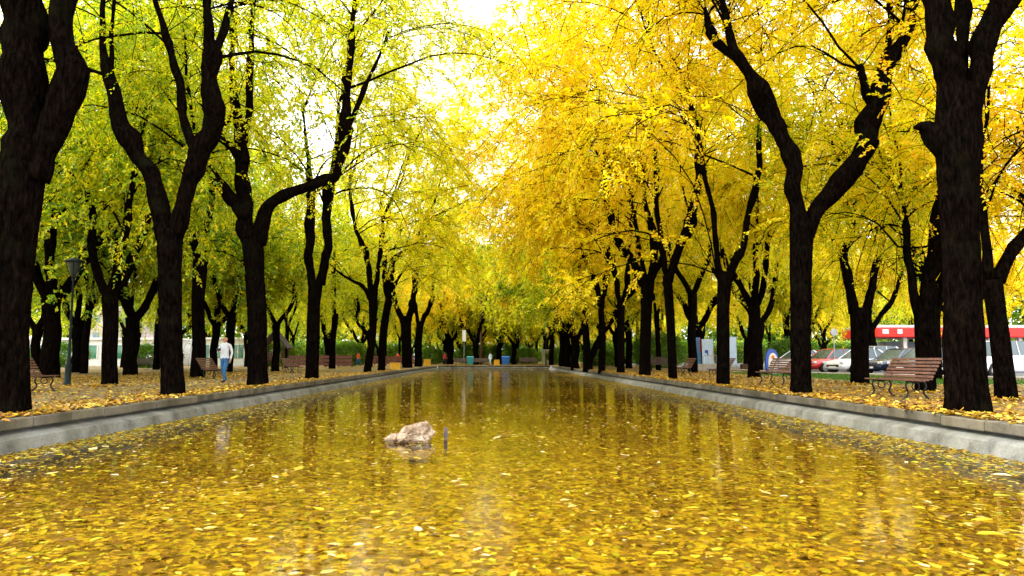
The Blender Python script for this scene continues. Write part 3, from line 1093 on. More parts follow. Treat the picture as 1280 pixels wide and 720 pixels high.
# depth of the wood: seeded rows; each label is the tree's rank in its own row
rows = [
    ('in the left wood behind the bench row', -19.5, [20, 39, 53, 68, 84, 100], .35),
    ('deep in the left wood', -27.0, [33, 48, 62, 79, 97], .33),
    ('at the back of the left wood by the white building', -36.0, [44, 58, 72, 92], .33),
    ('in the second row right of the basin, beyond the pale blue boards', 12.6, [56, 66, 77, 89, 101], .50),
    ('on the far right lawn towards the cars', 18.2, [29, 50, 62, 76, 92], .50),
    ('along the road behind the parked cars', 27.5, [52, 64, 80, 98], .44),
    ('by the red canopy across the road', 40.0, [62, 86, 104], .50),
    ('in the second row left of the basin, far end', -13.5, [78, 92, 104], .36),
    ('beyond the far end of the basin, on its left', -7.6, [116, 132, 150, 170], .35),
    ('beyond the far end of the basin, on its right', 7.8, [64, 74, 84, 98, 114, 132, 152], .40),
    ('beyond the far end of the basin, near its middle', -2.6, [103, 122, 140, 165], .36),
    ('beyond the far end of the basin, right of its middle', 3.4, [107, 126, 150], .38),
    ('in the dark stand left of the far end, behind the red figure', -12.0, [118, 136, 160], .34),
    ('in the dark stand right of the far end, behind the cream kiosk', 12.5, [117, 131, 146, 166], .36),
    ('in the far avenue behind the bright blue bin', .8, [112, 133, 156], .40),
    ('at the far back right of the park', 20.0, [112, 134, 158], .46),
    ('at the far back left of the park', -19.0, [120, 142, 164], .40),
    ('at the left flank of the wood, far from the basin', -46.0, [38, 54, 70], .26),
    ('on the outer left flank of the wood', -58.0, [62, 98, 118], .26),
    ('on the outer right flank beyond the car park', 52.0, [58, 92, 112], .44),
    ('far out on the right beyond the canopy', 68.0, [78, 100], .44),
    ('at the far back left beyond the play hut', -32.0, [112, 136], .34),
    ('at the far back right beyond the road', 34.0, [120, 146], .46),
]
for rn, X, Ys, hue in rows:
    for i, y in enumerate(Ys):
        k = int(rng.integers(0, 5)) if abs(X) > 9 else (4 if i % 2 else 2)
        lab = ('%s tree %s' % (ORD[i], rn))
        s = rng.uniform(.9, 1.15)
        if abs(X) < 10 or 12 < X < 20:
            s *= 1.15
        place(k, X + rng.normal(0, .5), y + rng.normal(0, .6), rng.uniform(0, 6.28), lab, hue + rng.normal(0, .08), G2, s, s * rng.uniform(1.0, 1.25))

# ------------------------------------------------------------------ ground, basin, water
KX, WX, Y0, Y1 = 7.32, 6.69, 1.2, 90.0
WZ = -.42
g = MB()
E = 600


def sheet(mb, x0, x1, y0, y1, z, nx=1, ny=1):
    mb.add([(x0, y0, z), (x1, y0, z), (x1, y1, z), (x0, y1, z)], [(0, 1, 2, 3)])


g = MB()
sheet(g, -E, -KX + .1, -60, E, 0)
sheet(g, KX - .1, E, -60, E, 0)
sheet(g, -KX + .1, KX - .1, -60, Y0 - .3, 0)
sheet(g, -KX + .1, KX - .1, Y1 + .3, E, 0)
structure(g.build('ground', M['ground']))
g = MB()
g.add([(-12.2, -20, .004), (-9.0, -20, .004), (-9.0, 88, .004), (-12.2, 88, .004)], [(0, 1, 2, 3)])
structure(g.build('path', M['path']), 'pale sandy path strewn with leaves behind the left tree row', 'path')
g = MB()
sheet(g, -60, -13, 60, 64, .004)
structure(g.build('cross_path', M['path']), 'pale sandy path crossing the left wood before the white building', 'path')

pool = thing('pool_basin', 'long rectangular concrete basin with kerbstones, filled with leaf-strewn water', 'pool', (0, 0, 0))
kb = MB()
for sgn in (-1, 1):
    y = Y0
    while y < Y1:
        ln = 1.0
        jx, jz = rng.normal(0, .006), rng.normal(0, .005)
        kb.box((sgn * (7.14 + jx), y + ln / 2, -.05 + jz), (.37, ln - .012, .15), bev=.018)
        y += ln
x = -7.0
while x < 7.0:
    kb.box((x + .5, Y1 + .15, -.055 + rng.normal(0, .004)), (.988, .36, .16), bev=.018)
    kb.box((x + .5, Y0 - .15, -.055), (.988, .36, .16), bev=.018)
    x += 1
kb.build('kerb', M['kerb'], pool)
wl = MB()
for sgn in (-1, 1):
    prof = [(7.16, -.10), (7.11, -.165), (6.88, -.225), (6.82, -.25), (6.66, -.80), (7.5, -.80), (7.5, -.12)]
    wl.prism([(sgn * a, b) for a, b in prof], Y0 - .3, Y1 + .3, axes='xzy')
for (ya, yb, s) in ((Y1, Y1 + .6, 1), (Y0, Y0 - .6, -1)):
    prof = [(ya, -.12), (ya, -.195), (ya - s * .19, -.25), (ya - s * .32, -.80), (yb, -.80), (yb, -.12)]
    wl.prism(prof, -7.0, 7.0, axes='yzx')
wl.build('basin_wall', M['wall'], pool)
g = MB()
sheet(g, -7.2, 7.2, Y0 - .4, Y1 + .4, -.74)
structure(g.build('pool_floor', M['floor']))
g = MB()
sheet(g, -6.765, 6.765, Y0 - .2, Y1 - .2, WZ)
structure(g.build('water', M['water']))

# road side on the right
ed = [(60, 12), (29.2, 16), (22.8, 32), (18.8, 42), (18.4, 60), (18.4, 200)]
g = MB()
g.add([(x, y, .004) for x, y in [(14.0, 24), (22.2, 24), (18.0, 42.2), (14.0, 48)]], [(0, 1, 2, 3)])
structure(g.build('lawn', M['grass_soil']), 'strip of green lawn before the parked cars', 'lawn')
g = MB()
pv = [(x - 1.2, y, 0) for x, y in ed[1:]] + [(x, y, 0) for x, y in ed[1:]][::-1]
n = len(pv)
pvt = [(a, b, .1) for a, b, _ in pv]
g.add(pv + pvt, [tuple(range(n, 2 * n))] + [(i, (i + 1) % n, n + (i + 1) % n, n + i) for i in range(n)])
structure(g.build('pavement', M['pave']), 'pale kerbed pavement edging the car park', 'pavement')
g = MB()
rp = [(x + .002, y, .004) for x, y in ed[1:]] + [(120, 200, .004), (120, 16, .004)]
g.add(rp, [tuple(range(len(rp)))])
structure(g.build('road', M['asphalt']))
g = MB()
for k in range(12):
    y = 31.5 + k * 2.05
    xe = 22.8 - .4 * (y - 32)
    g.box((xe + 2.6, y + 1.03, .008), (4.6, .1, .004), rot=Matrix.Rotation(R(21.8), 3, 'Z'))
structure(g.build('road_marking', M['white']), 'white bay lines on the asphalt between parked cars', 'road marking')


# ------------------------------------------------------------------ fallen leaves
def flat_leaves(n, xs, ys, zs, size, tilt=.18):
    P = np.stack([xs, ys, zs], 1)
    a = rng.uniform(0, 2 * np.pi, n)
    D = np.stack([np.cos(a), np.sin(a), rng.normal(0, tilt * .6, n)], 1)
    NN = np.stack([rng.normal(0, tilt, n), rng.normal(0, tilt, n), np.ones(n)], 1)
    L = rng.uniform(.6, 1.35, n) * size
    return P, D, NN, L, L * rng.uniform(.45, .65, n)


def near_biased(n, y0, y1, p=1.6):
    u = rng.uniform(0, 1, n)
    return y0 + (y1 - y0) * u ** p


# floating on the water
n1, n2 = 15000, 22000
ys = np.concatenate([near_biased(n1, 3.2, 22, 1.5), rng.uniform(12, 89.5, 11000), rng.uniform(38, 89.5, 11000)])
n = n1 + n2
xs = rng.uniform(-6.7, 6.7, n)
# drifts: thin out some areas, gather others, and mat the leaves along the walls
dr = np.sin(xs * 1.9 + .6 * np.sin(ys * .8)) * np.sin(ys * 1.1 + 1.3 * np.sin(xs * .7)) + .6 * np.sin(xs * 4.3 + ys * 2.9)
keep = rng.uniform(-1.5, 1.3, n) < dr
xs, ys = xs[keep], ys[keep]
ne = 30000
xe = 6.745 - rng.gamma(1.1, .52, ne)
xs = np.concatenate([xs, xe * rng.choice([-1, 1], ne)])
ys = np.concatenate([ys, near_biased(ne, 6, 70, 1.4)])
n = len(xs)
P, D, NN, L, W = flat_leaves(n, xs, ys, np.full(n, WZ + .004) + rng.uniform(0, .006, n), .068, .07)
sc_ = np.exp(rng.normal(0, .3, n))
L, W = L * sc_, W * sc_ * rng.uniform(.6, 1.25, n)
o = link('floating_leaf', broad_leaf_mesh('floating_leaves', P, D, NN, L, W, M['floating'], .10, .14))
stuff(o, 'yellow leaves floating all over the water of the basin', 'floating leaves')
# sunken on the floor
n = 42000
ys = near_biased(n, 2.2, 40, 1.5)
xs = rng.uniform(-6.7, 6.7, n)
P, D, NN, L, W = flat_leaves(n, xs, ys, -.735 + rng.uniform(0, .10, n), .08, .25)
o = link('sunken_leaf', broad_leaf_mesh('sunken_leaves', P, D, NN, L, W, M['sunken']))
stuff(o, 'brown and yellow leaves sunk on the basin floor', 'sunken leaves')
# on the kerb and the ground
cx, cy = [], []
for sgn in (-1, 1):
    n = 7500
    ys = near_biased(n, 7, 60, 1.7)
    off = np.abs(rng.gamma(2.0, .28, n))
    cx.append(sgn * (7.02 + off))
    cy.append(ys)
    cx.append(sgn * rng.uniform(7.0, 7.4, 2600))
    cy.append(near_biased(2600, 7, 55, 1.6))
    n = 17000
    ys = near_biased(n, 7, 48, 1.5)
    cx.append(sgn * rng.uniform(7.2, 21, n))
    cy.append(ys)
cx, cy = np.concatenate(cx), np.concatenate(cy)
for bx, by, br_ in [(7.65, 11.7, .36), (7.62, 18, .27), (7.55, 23.8, .25), (7.55, 30.5, .22), (-7.85, 11.7, .38), (-7.9, 17.6, .29), (-7.8, 23.8, .33), (-7.95, 31.5, .3), (10.9, 15.6, .25), (11.2, 19.3, .27), (-12.7, 23.8, .22), (12.8, 25.3, .3)]:
    m_ = 420
    a_ = rng.uniform(0, 6.28, m_)
    q_ = br_ + rng.gamma(1.3, .22, m_)
    cx = np.concatenate([cx, bx + q_ * np.cos(a_)])
    cy = np.concatenate([cy, by + q_ * np.sin(a_)])
keep = ~((cx < -9.0) & (cx > -12.2) & (rng.uniform(0, 1, len(cx)) < .45))
keep &= ~((cx > 14) & (cy > 24) & (rng.uniform(0, 1, len(cx)) < .85))
cx, cy = cx[keep], cy[keep]
n = len(cx)
ok = np.abs(cx) > 6.98
cx, cy = cx[ok], cy[ok]
n = len(cx)
zz = np.where(np.abs(cx) < 7.33, .032, .012) + rng.uniform(0, .03, n)
P, D, NN, L, W = flat_leaves(n, cx, cy, zz, .10, .32)
o = link('fallen_leaf', broad_leaf_mesh('fallen_leaves', P, D, NN, L, W, M['litter'], .22, .25))
stuff(o, 'orange and yellow fallen leaves lying along the kerbs and on the ground', 'fallen leaves')
# grass
n = 16000
gy = rng.uniform(24.3, 44, n)
gx = rng.uniform(14.2, 21.8, n)
ok = gx < 22 - .235 * (gy - 24)
gx, gy = gx[ok], gy[ok]
n = len(gx)
P = np.stack([gx, gy, np.full(n, .002)], 1)
D = np.stack([rng.normal(0, .3, n), rng.normal(0, .3, n), np.ones(n)], 1)
NN = np.stack([rng.normal(0, 1, n), rng.normal(0, 1, n), np.zeros(n)], 1)
o = link('grass', leaf_mesh('grass_blades', P, D, NN, rng.uniform(.06, .14, n), rng.uniform(.012, .03, n), M['grass'], .1))
stuff(o, 'short green grass on the lawn strip before the cars', 'grass')


# ------------------------------------------------------------------ rock and pipe in the water
def make_rock():
    """low wedge with a craggy, pitted skin: thin tip on the left, steep right end"""
    from mathutils import noise as mn
    bm = bmesh.new()
    bmesh.ops.create_icosphere(bm, subdivisions=6, radius=1)
    us = [-1, -.82, -.62, -.4, -.2, .02, .18, .4, .7, .88, 1]
    rg = np.random.default_rng(21)
    cuts = [(unit(rg.normal(0, 1, 3) * np.array((1, 1, .8)) + np.array((0, -.3, .5))), rg.uniform(.60, .88)) for _ in range(16)]
    hs_ = [.06, .12, .19, .25, .31, .33, .28, .29, .30, .28, .19]
    for v in bm.verts:
        d = np.array(v.co)
        sq = np.sign(d) * np.abs(d) ** np.array((.75, .8, .7))
        x, y, z = sq
        h = float(np.interp(x, us, hs_))
        w = .30 * (.45 + .55 * math.sqrt(max(0, 1 - (x * .86) ** 2)))
        p = Vector((x * .40, y * w, max(z, -.3) * h))
        for pn, pd in cuts:                       # flat broken faces
            e_ = p.x / .40 * pn[0] + p.y / .30 * pn[1] + p.z / .28 * pn[2] - pd
            if e_ > 0:
                p -= Vector((pn[0] * .40, pn[1] * .30, pn[2] * .28)) * e_
        q = p * 5.5
        cell = mn.voronoi(p * 6.0)[0]
        crack = min(.03, cell[1] - cell[0]) - .03
        f = .06 * mn.fractal(q, .8, 2.1, 6) - .03 * abs(mn.noise(p * 9)) + crack * .9 + .02 * (mn.cell(p * 5.0))
        v.co = p + Vector(d) * f
    me = bpy.data.meshes.new('rock')
    bm.to_mesh(me)
    bm.free()
    me.materials.append(M['stone'])
    return me


rk = link('rock', make_rock())
gp = ground_at(513, 554, WZ)
rk.location = (gp[0], gp[1] + .25, WZ - .01)
rk.rotation_euler = (0, 0, R(6))
rk.scale = (1.2, 1.15, 1.05)
tag(rk, 'pale craggy limestone rock rising from the leafy water', 'rock')
gp = ground_at(557, 549, WZ)
pp = MB()
pp.tube([(0, 0, -.35), (0, 0, .10), (.005, 0, .19)], [.03, .03, .03], 12)
pp.tube([(.002, 0, .05), (.002, 0, .09)], [.042, .042], 12)
o = pp.build('water_pipe', M['pipe'])
o.location = (gp[0], gp[1], WZ)
tag(o, 'short rusty pipe standing in the water right of the rock', 'pipe')


# ------------------------------------------------------------------ benches
def make_bench(wood, label, group):
    root = thing('park_bench', label, 'bench', (0, 0, 0), 0, group)
    L_ = 1.75
    st = MB()
    for i in range(6):
        t = i / 5
        y = -.02 + t * .43
        z = .445 - .035 * math.sin(t * math.pi) - (0.02 if i == 0 else 0)
        a = (-.25 + .3 * t)
        st.box((0, y, z), (L_, .062, .03), rot=Matrix.Rotation(a * .35, 3, 'X'), bev=.006)
    st.build('seat', wood, root)
    bk = MB()
    for i in range(6):
        t = i / 5
        y = .45 + t * .20 + .03 * t * t
        z = .50 + t * .38
        bk.box((0, y, z), (L_, .028, .058), rot=Matrix.Rotation(R(-24 - 8 * t), 3, 'X'), bev=.006)
    bk.build('backrest', wood, root)
    for s in (-1, 1):
        x = s * .62
        lg = MB()
        p, r = smooth_path([(x, .04, .41), (x, -.02, .30), (x, .03, .16), (x, -.05, .03), (x, -.10, .0)], [.022] * 5, .04)
        lg.tube(p, r, 8)
        p, r = smooth_path([(x, .40, .41), (x, .45, .28), (x, .39, .15), (x, .48, .04), (x, .55, .0)], [.022] * 5, .04)
        lg.tube(p, r, 8)
        p, r = smooth_path([(x, .0, .405), (x, .2, .385), (x, .40, .41), (x, .48, .52), (x, .60, .74), (x, .70, .90)], [.02] * 6, .04)
        lg.tube(p, r, 8)
        th = np.linspace(0, 2 * np.pi, 13)
        lg.tube(np.stack([np.full(13, x), .21 + .085 * np.cos(th), .29 + .085 * np.sin(th)], 1), .012, 6, False)
        lg.build('leg', M['iron'], root, smooth=True)
    return root


GB = 'slatted benches facing the basin'
b0 = make_bench(M['wood'], 'brown slatted bench with curled iron legs, nearest on the right', GB)
b0.location = (8.98, 16.3, .0)
b0.rotation_euler = (0, 0, R(-86))
for x, y, rz, lab in [
    (9.5, 24.6, -76, 'brown slatted bench left of the snaking forked tree on the right'),
    (9.6, 31.5, -90, 'brown bench half hidden by the slim straight trunk on the right'),
    (9.6, 37.5, -90, 'brown bench with its backrest turned side-on, between two trunks right of the basin'),
    (-12.15, 19.7, 94, 'reddish slatted bench cut by the massive trunk at the left edge'),
    (-12.1, 32.2, 90, 'brown bench right behind the walking man'),
    (-12.4, 45.5, 90, 'brown bench before the fence, left of the fourth left trunk'),
]:
    dup(b0, (x, y, 0), R(rz), lab, GB)
b1 = make_bench(M['wood_dark'], 'dark bench in front of the white building in the left wood', 'dark benches in the shade')
b1.location = (-29.5, 61, 0)
b1.rotation_euler = (0, 0, R(10))
dup(b1, (12.4, 53, 0), R(-8), 'long dark bench behind the stout trunk on the right', 'dark benches in the shade', scale=(1.3, 1, 1.1))
dup(b1, (-38.0, 56, 0), R(-4), 'dark bench behind the green lamp post', 'dark benches in the shade')
dup(b1, (4.4, 94, 0), R(0), 'long brown bench beyond the far end of the basin', 'dark benches in the shade', scale=(1.3, 1, 1.1))
dup(b1, (-4.4, 95, 0), R(0), 'dark bench beyond the basin between the red figure and the left corner trunk', 'dark benches in the shade')
dup(b1, (-1.7, 96, 0), R(0), 'dark bench beyond the basin between the teal bin and the brown pole', 'dark benches in the shade', scale=(1.2, 1, 1))


# ------------------------------------------------------------------ lamp posts, poles, signs
def lamp_post(label, loc, h=4.2):
    r = thing('lamp_post', label, 'lamp post', loc, 0, 'lamp posts in the park')
    p = MB()
    p.lathe([(.13, 0), (.13, .08), (.10, .12), (.095, .62), (.11, .66), (.075, .74), (.045, 1.0), (.034, h - .75), (.055, h - .72), (.04, h - .66)], sides=14)
    p.build('pole', M['post_green'], r, smooth=True)
    b = MB()
    for k in range(4):
        a = k * math.pi / 2 + .4
        c, s = math.cos(a), math.sin(a)
        b.tube([(.04 * c, .04 * s, h - .68), (.16 * c, .16 * s, h - .45), (.25 * c, .25 * s, h - .12)], .016, 6)
    b.build('bracket', M['post_green'], r)
    l = MB()
    l.lathe([(.05, h - .62), (.13, h - .45), (.2, h - .15), (.21, h - .12)], sides=14)
    l.build('lamp_glass', M['lamp_glass'], r, smooth=True)
    c = MB()
    c.lathe([(.30, h - .13), (.31, h - .09), (.26, h - .04), (.12, h + .0), (.03, h + .05)], sides=18)
    c.build('lamp_cap', M['post_green'], r, smooth=True)
    return r


g_ = ground_at(84, 482)
lp = lamp_post('dark green lamp post with a wide cap in the left wood', (g_[0], g_[1], 0), 4.25)
dup(lp, (6.6, 92.6, 0), .3, 'thin lamp post beyond the far right corner of the basin', 'lamp posts in the park')

r = thing('banner_post', 'tall white banner on a thin grey pole beyond the far end of the basin', 'banner', tuple(ground_at(580, 456.2)))
h = .9 + (456.2 - 448) / (456.2 - 448) * 0
Yb = ground_at(580, 456.2)[1]
kz = Yb / F
p = MB()
p.tube([(0, 0, 0), (0, 0, .9 + (448 - 414) * kz)], .05, 8)
p.build('pole', M['grey'], r)
p = MB()
p.box((0, -.06, .9 + (448 - 420) * kz), (4.6 * kz, .05, 14 * kz), bev=.01)
p.build('banner', M['white'], r)
g_ = ground_at(601, 456)
p = MB()
p.tube([(0, 0, -.1), (.02, 0, 3), (.0, 0, .9 + (448 - 372) * g_[1] / F)], [.17, .16, .13], 12, noise=.02)
o = p.build('wooden_pole', M['pole_wood'], smooth=True)
o.location = tuple(g_)
tag(o, 'tall plain brown wooden pole beyond the far end of the basin', 'pole')

# sign pole by the road
g_ = ground_at(1044, 467)
r = thing('sign_post', 'thin grey sign post on the pavement in front of the red car', 'sign post', tuple(g_))
kz = g_[1] / F
p = MB()
p.tube([(0, 0, 0), (0, 0, 2.75)], .035, 8)
p.build('pole', M['grey'], r)
p = MB()
p.lathe([(.01, -.02), (.21, -.02), (.21, .02), (.01, .02)], (0, -.06, 2.45), 18, 'y')
p.build('sign_plate', M['grey'], r)


def board(name, label, px0, px1, pyt, pyb, Y, mat, parts=None, legs=True, thick=.12, cat='board'):
    a = at(px0, pyt, Y)
    b = at(px1, pyb, Y)
    cx = (a[0] + b[0]) / 2
    w = b[0] - a[0]
    r = thing(name, label, cat, (cx, Y, 0))
    p = MB()
    p.box((0, 0, (a[2] + b[2]) / 2), (w, thick, a[2] - b[2]), bev=.02)
    p.build('panel', mat, r)
    if legs and b[2] > .05:
        for s in (-1, 1):
            q = MB()
            q.tube([(s * w * .42, 0, 0), (s * w * .42, 0, b[2] + .05)], .03, 8)
            q.build('leg', M['grey'], r)
    return r, w, a[2], b[2]


r, w, zt, zb = board('information_board', 'pale blue board with a small blue mark, behind the crowd barrier', 877, 892, 424, 455, 60, M['paleblue'])
q = MB()
q.box((-w * .12, -.068, (zt + zb) / 2), (w * .28, .012, (zt - zb) * .12))
q.box((-w * .02, -.068, (zt + zb) / 2 - (zt - zb) * .1), (w * .12, .012, (zt - zb) * .08))
q.build('emblem', M['signblue'], r)
q = MB()
q.box((w * .44, -.068, (zt + zb) / 2 - (zt - zb) * .2), (w * .08, .012, (zt - zb) * .5))
q.build('stripe', plain('pink_stripe', (.7, .42, .5), .5), r)
r, w, zt, zb = board('information_board', 'narrow deep blue board with a red edge beside the pale one', 868, 876, 422, 456, 61.5, plain('mid_blue_board', (.06, .2, .45), .5))
q = MB()
q.box((w * .42, -.068, zt - (zt - zb) * .28), (w * .14, .012, (zt - zb) * .5))
q.build('edge_strip', M['red'], r)
board('information_board', 'pale blue upright board right of the slim straight trunk', 908, 921, 421, 455.5, 58, M['paleblue'])

# crowd barrier
Yb = 47
a, b = at(879, 460, Yb), at(906, 460, Yb)
r = thing('crowd_barrier', 'grey metal crowd barrier in front of the pale blue board', 'barrier', ((a[0] + b[0]) / 2, Yb, 0))
w = (b[0] - a[0]) / 2
p = MB()
p.tube([(-w, 0, .2), (-w, 0, 1.0), (-w + .1, 0, 1.08), (w - .1, 0, 1.08), (w, 0, 1.0), (w, 0, .2)], .022, 8)
p.tube([(-w, 0, .25), (w, 0, .25)], .018, 8)
p.build('rail', M['grey'], r)
p = MB()
for k in range(1, 8):
    x = -w + 2 * w * k / 8
    p.tube([(x, 0, .25), (x, 0, 1.07)], .010, 6)
p.build('bars', M['grey'], r)
for s in (-1, 1):
    p = MB()
    p.tube([(s * w, -.28, .02), (s * w, -.05, .22), (s * w, .05, .22), (s * w, .28, .02)], .02, 8)
    p.build('foot', M['grey'], r)

# low planter walls by the boards
for (x0, x1, yt, yb, Y, lab, mt) in [(868, 905, 455, 461, 55, 'low pinkish stone wall under the pale blue boards', 'pave'), (926, 934, 455, 461, 57, 'short brown wooden planter box right of the pale blue boards', 'pole_wood')]:
    a, b = at(x0, yt, Y), at(x1, yb, Y)
    p = MB()
    p.box(((a[0] + b[0]) / 2, Y, a[2] / 2), (b[0] - a[0], .35, a[2]), bev=.03)
    tag(p.build('low_wall' if mt == 'pave' else 'planter_box', M[mt]), lab, 'wall' if mt == 'pave' else 'planter')

# blue oval sign
Yo = 40.0
a, b = at(955, 436, Yo), at(974, 464, Yo)
r = thing('oval_sign', 'blue rounded advertising board with a pale picture, behind the right bench', 'sign', ((a[0] + b[0]) / 2, Yo, 0), R(14))
w, zt = (b[0] - a[0]) / 2, a[2]
th = np.linspace(0, np.pi, 15)
oval = [(w * math.cos(t), zt - .62 + .62 * math.sin(t)) for t in th]
poly = [(w * .82, .08)] + [(w, .5)] + oval + [(-w, .5)] + [(-w * .82, .08)]
p = MB()
p.prism(poly, -.06, .06, axes='xzy')
p.build('panel', M['signblue'], r)
p = MB()
poly2 = [(a_ * .74 + w * .12, .12 + (z_ - .08) * .80) for a_, z_ in poly]
p.prism(poly2, -.072, -.058, axes='xzy')
p.build('picture', M['offwhite'], r)
p = MB()
p.lathe([(.005, -.005), (.10, -.005), (.10, .005), (.005, .005)], (w * .1, -.08, zt * .68), 16, 'y')
p.build('picture_spot', M['orange'], r)
p = MB()
for k in range(3):
    p.box((-w * .30 + k * .02, -.079, .35 + k * .16), (.10, .012, .10))
p.build('picture_stripe', M['signblue'], r)
p = MB()
p.box((0, 0, .045), (w * 1.5, .45, .09), bev=.02)
p.build('base', M['grey'], r)


# ------------------------------------------------------------------ cars
def make_car(label, paint, kind='hatch'):
    """nose towards -x; origin on the ground at the middle"""
    root = thing('parked_car', label, 'car', (0, 0, 0), 0, 'cars parked along the road')
    Lh = {'hatch': 2.0, 'sedan': 2.25, 'suv': 2.2}[kind]
    H = {'hatch': 1.47, 'sedan': 1.43, 'suv': 1.72}[kind]
    bz = {'hatch': .90, 'sedan': .88, 'suv': 1.02}[kind]
    W_ = .86
    # lower body: rounded cross-sections along the length
    if kind == 'sedan':
        top = [(-1, .58), (-.97, .70), (-.8, .78), (-.42, bz), (.0, bz + .02), (.5, bz + .03), (.92, bz), (1, .74)]
    else:
        top = [(-1, .58), (-.97, .72), (-.78, .82), (-.42, bz), (.0, bz + .03), (.5, bz + .06), (.93, bz + .06), (1, .80)]
    bodyv, faces = [], []
    xs = np.linspace(-1, 1, 33)
    tx, tz = [t[0] for t in top], [t[1] for t in top]
    ring = 14
    for x in xs:
        zt = np.interp(x, tx, tz)
        hw = W_ * (1 - .14 * abs(x) ** 5 - .10 * max(0, abs(x) - .85) / .15)
        zb = .24 + .10 * max(0, abs(x) - .9) / .1
        X = x * Lh
        pr = [(-hw * .9, zb), (-hw, zb + .12), (-hw * 1.01, zb + (zt - zb) * .5), (-hw * .985, zt - .10), (-hw * .94, zt - .03), (-hw * .8, zt), (-hw * .4, zt + .012)]
        pr = pr + [(-a, b) for a, b in pr[::-1]]
        # wheel arches cut upwards into the sill
        for wx in (-Lh * .64, Lh * .60):
            d = abs(X - wx)
            if d < .37:
                za = .33 + math.sqrt(.37 ** 2 - d * d)
                pr = [(a, max(b, min(za, zt - .12)) if i in (0, 1, ring - 1, ring - 2) else (max(b, min(za + .02, zt - .11)) if i in (2, ring - 3) else b)) for i, (a, b) in enumerate(pr)]
        bodyv += [(X, a, b) for a, b in pr]
    for i in range(len(xs) - 1):
        for k in range(ring):
            k2 = (k + 1) % ring
            faces.append((i * ring + k, i * ring + k2, (i + 1) * ring + k2, (i + 1) * ring + k))
    faces.append(tuple(range(ring)))
    faces.append(tuple(range((len(xs) - 1) * ring, len(xs) * ring))[::-1])
    b = MB()
    b.add(bodyv, faces)
    b.build('body', paint, root, smooth=True)
    # cabin: belt outline to roof outline
    f0, f1, r1, r0 = {'hatch': (-.50, -.10, .66, .95), 'sedan': (-.42, -.06, .42, .78), 'suv': (-.48, -.18, .80, .97)}[kind]
    zB = bz - .02
    hwb, hwr = .80, .60
    def cab(scale, dz, xs_=0):
        lo = [(f0 * Lh, -hwb * .9, zB), (f0 * Lh + .35, -hwb, zB), (r0 * Lh - .25, -hwb, zB), (r0 * Lh, -hwb * .85, zB)]
        hi = [(f1 * Lh, -hwr * .9, H - .04), (f1 * Lh + .30, -hwr, H), (r1 * Lh - .2, -hwr, H), (r1 * Lh, -hwr * .9, H - .05)]
        return lo, hi
    lo, hi = cab(1, 0)
    v = lo + [(a, -c, d) for a, c, d in lo[::-1]] + hi + [(a, -c, d) for a, c, d in hi[::-1]]
    c = MB()
    c.add(v, [tuple(range(7, -1, -1)), tuple(range(8, 16))] + [(i, (i + 1) % 8, 8 + (i + 1) % 8, 8 + i) for i in range(8)])
    c.build('windows', M['glass'], root)
    rf = MB()
    hi2 = [(a, cc * 1.02, d + .012) for a, cc, d in hi]
    vv = hi2 + [(a, -cc, d) for a, cc, d in hi2[::-1]]
    mid = [((f1 + r1) / 2 * Lh - .5, -.2, H + .035), ((f1 + r1) / 2 * Lh + .5, -.2, H + .035), ((f1 + r1) / 2 * Lh + .5, .2, H + .035), ((f1 + r1) / 2 * Lh - .5, .2, H + .035)]
    rf.add(vv + mid, [(0, 1, 8), (1, 2, 9, 8), (2, 3, 9), (3, 4, 10, 9), (4, 5, 10), (5, 6, 11, 10), (6, 7, 11), (7, 0, 8, 11), (8, 9, 10, 11)])
    def pillar(a, b2, wd):
        for s in (1, -1):
            p0, p1 = np.array(a) * (1, s, 1), np.array(b2) * (1, s, 1)
            rf.tube([p0 * (1, 1.012, 1), p1 * (1, 1.012, 1)], [wd, wd * .8], 6)
    pillar(lo[0], hi[0], .035)
    pillar((lo[1][0] + (lo[2][0] - lo[1][0]) * .48, -hwb, zB), (hi[1][0] + (hi[2][0] - hi[1][0]) * .45, -hwr, H), .028)
    pillar(lo[2], hi[2], .06)
    pillar(lo[3], hi[3], .06)
    rf.build('roof', paint, root, smooth=False)
    for wx in (-Lh * .64, Lh * .60):
        for s in (-1, 1):
            w = MB()
            prof = [(.2, -.1), (.30, -.1), (.325, -.07), (.325, .07), (.30, .1), (.2, .1)]
            w.lathe(prof, (wx, s * .76, .325), 22, 'y')
            wo = w.build('wheel', M['rubber'], root, smooth=False)
            q = MB()
            q.lathe([(.02, -.012), (.205, -.012), (.215, .0), (.205, .012), (.02, .012)], (wx, s * .865, .325), 18, 'y')
            for k in range(5):
                a = k * 2 * math.pi / 5
                q.box((wx + .11 * math.cos(a), s * .878, .325 + .11 * math.sin(a)), (.2, .02, .045), rot=Matrix.Rotation(-a, 3, 'Y'))
            q.build('rim', M['alloy'], wo)
    for s in (-1, 1):
        h = MB()
        h.box((-Lh * .955, s * .60, .66), (.16, .30, .13), rot=Matrix.Rotation(R(s * 16), 3, 'Z'), bev=.04)
        h.build('headlight', M['lens'], root)
        h = MB()
        h.box((f0 * Lh + .45, s * .92, zB + .08), (.10, .16, .11), bev=.03)
        h.build('mirror', paint, root)
    gr = MB()
    gr.box((-Lh * .992, 0, .47), (.05, .9, .14), bev=.02)
    gr.build('grille', M['rubber'], root)
    pl = MB()
    pl.box((-Lh * 1.008, 0, .40), (.02, .5, .1), bev=.005)
    pl.build('number_plate', M['white'], root)
    return root


GC = 'cars parked along the road'
edge_dir = math.atan2(-.4, -1)      # direction of the noses
rzc = math.atan2(.37, .93)


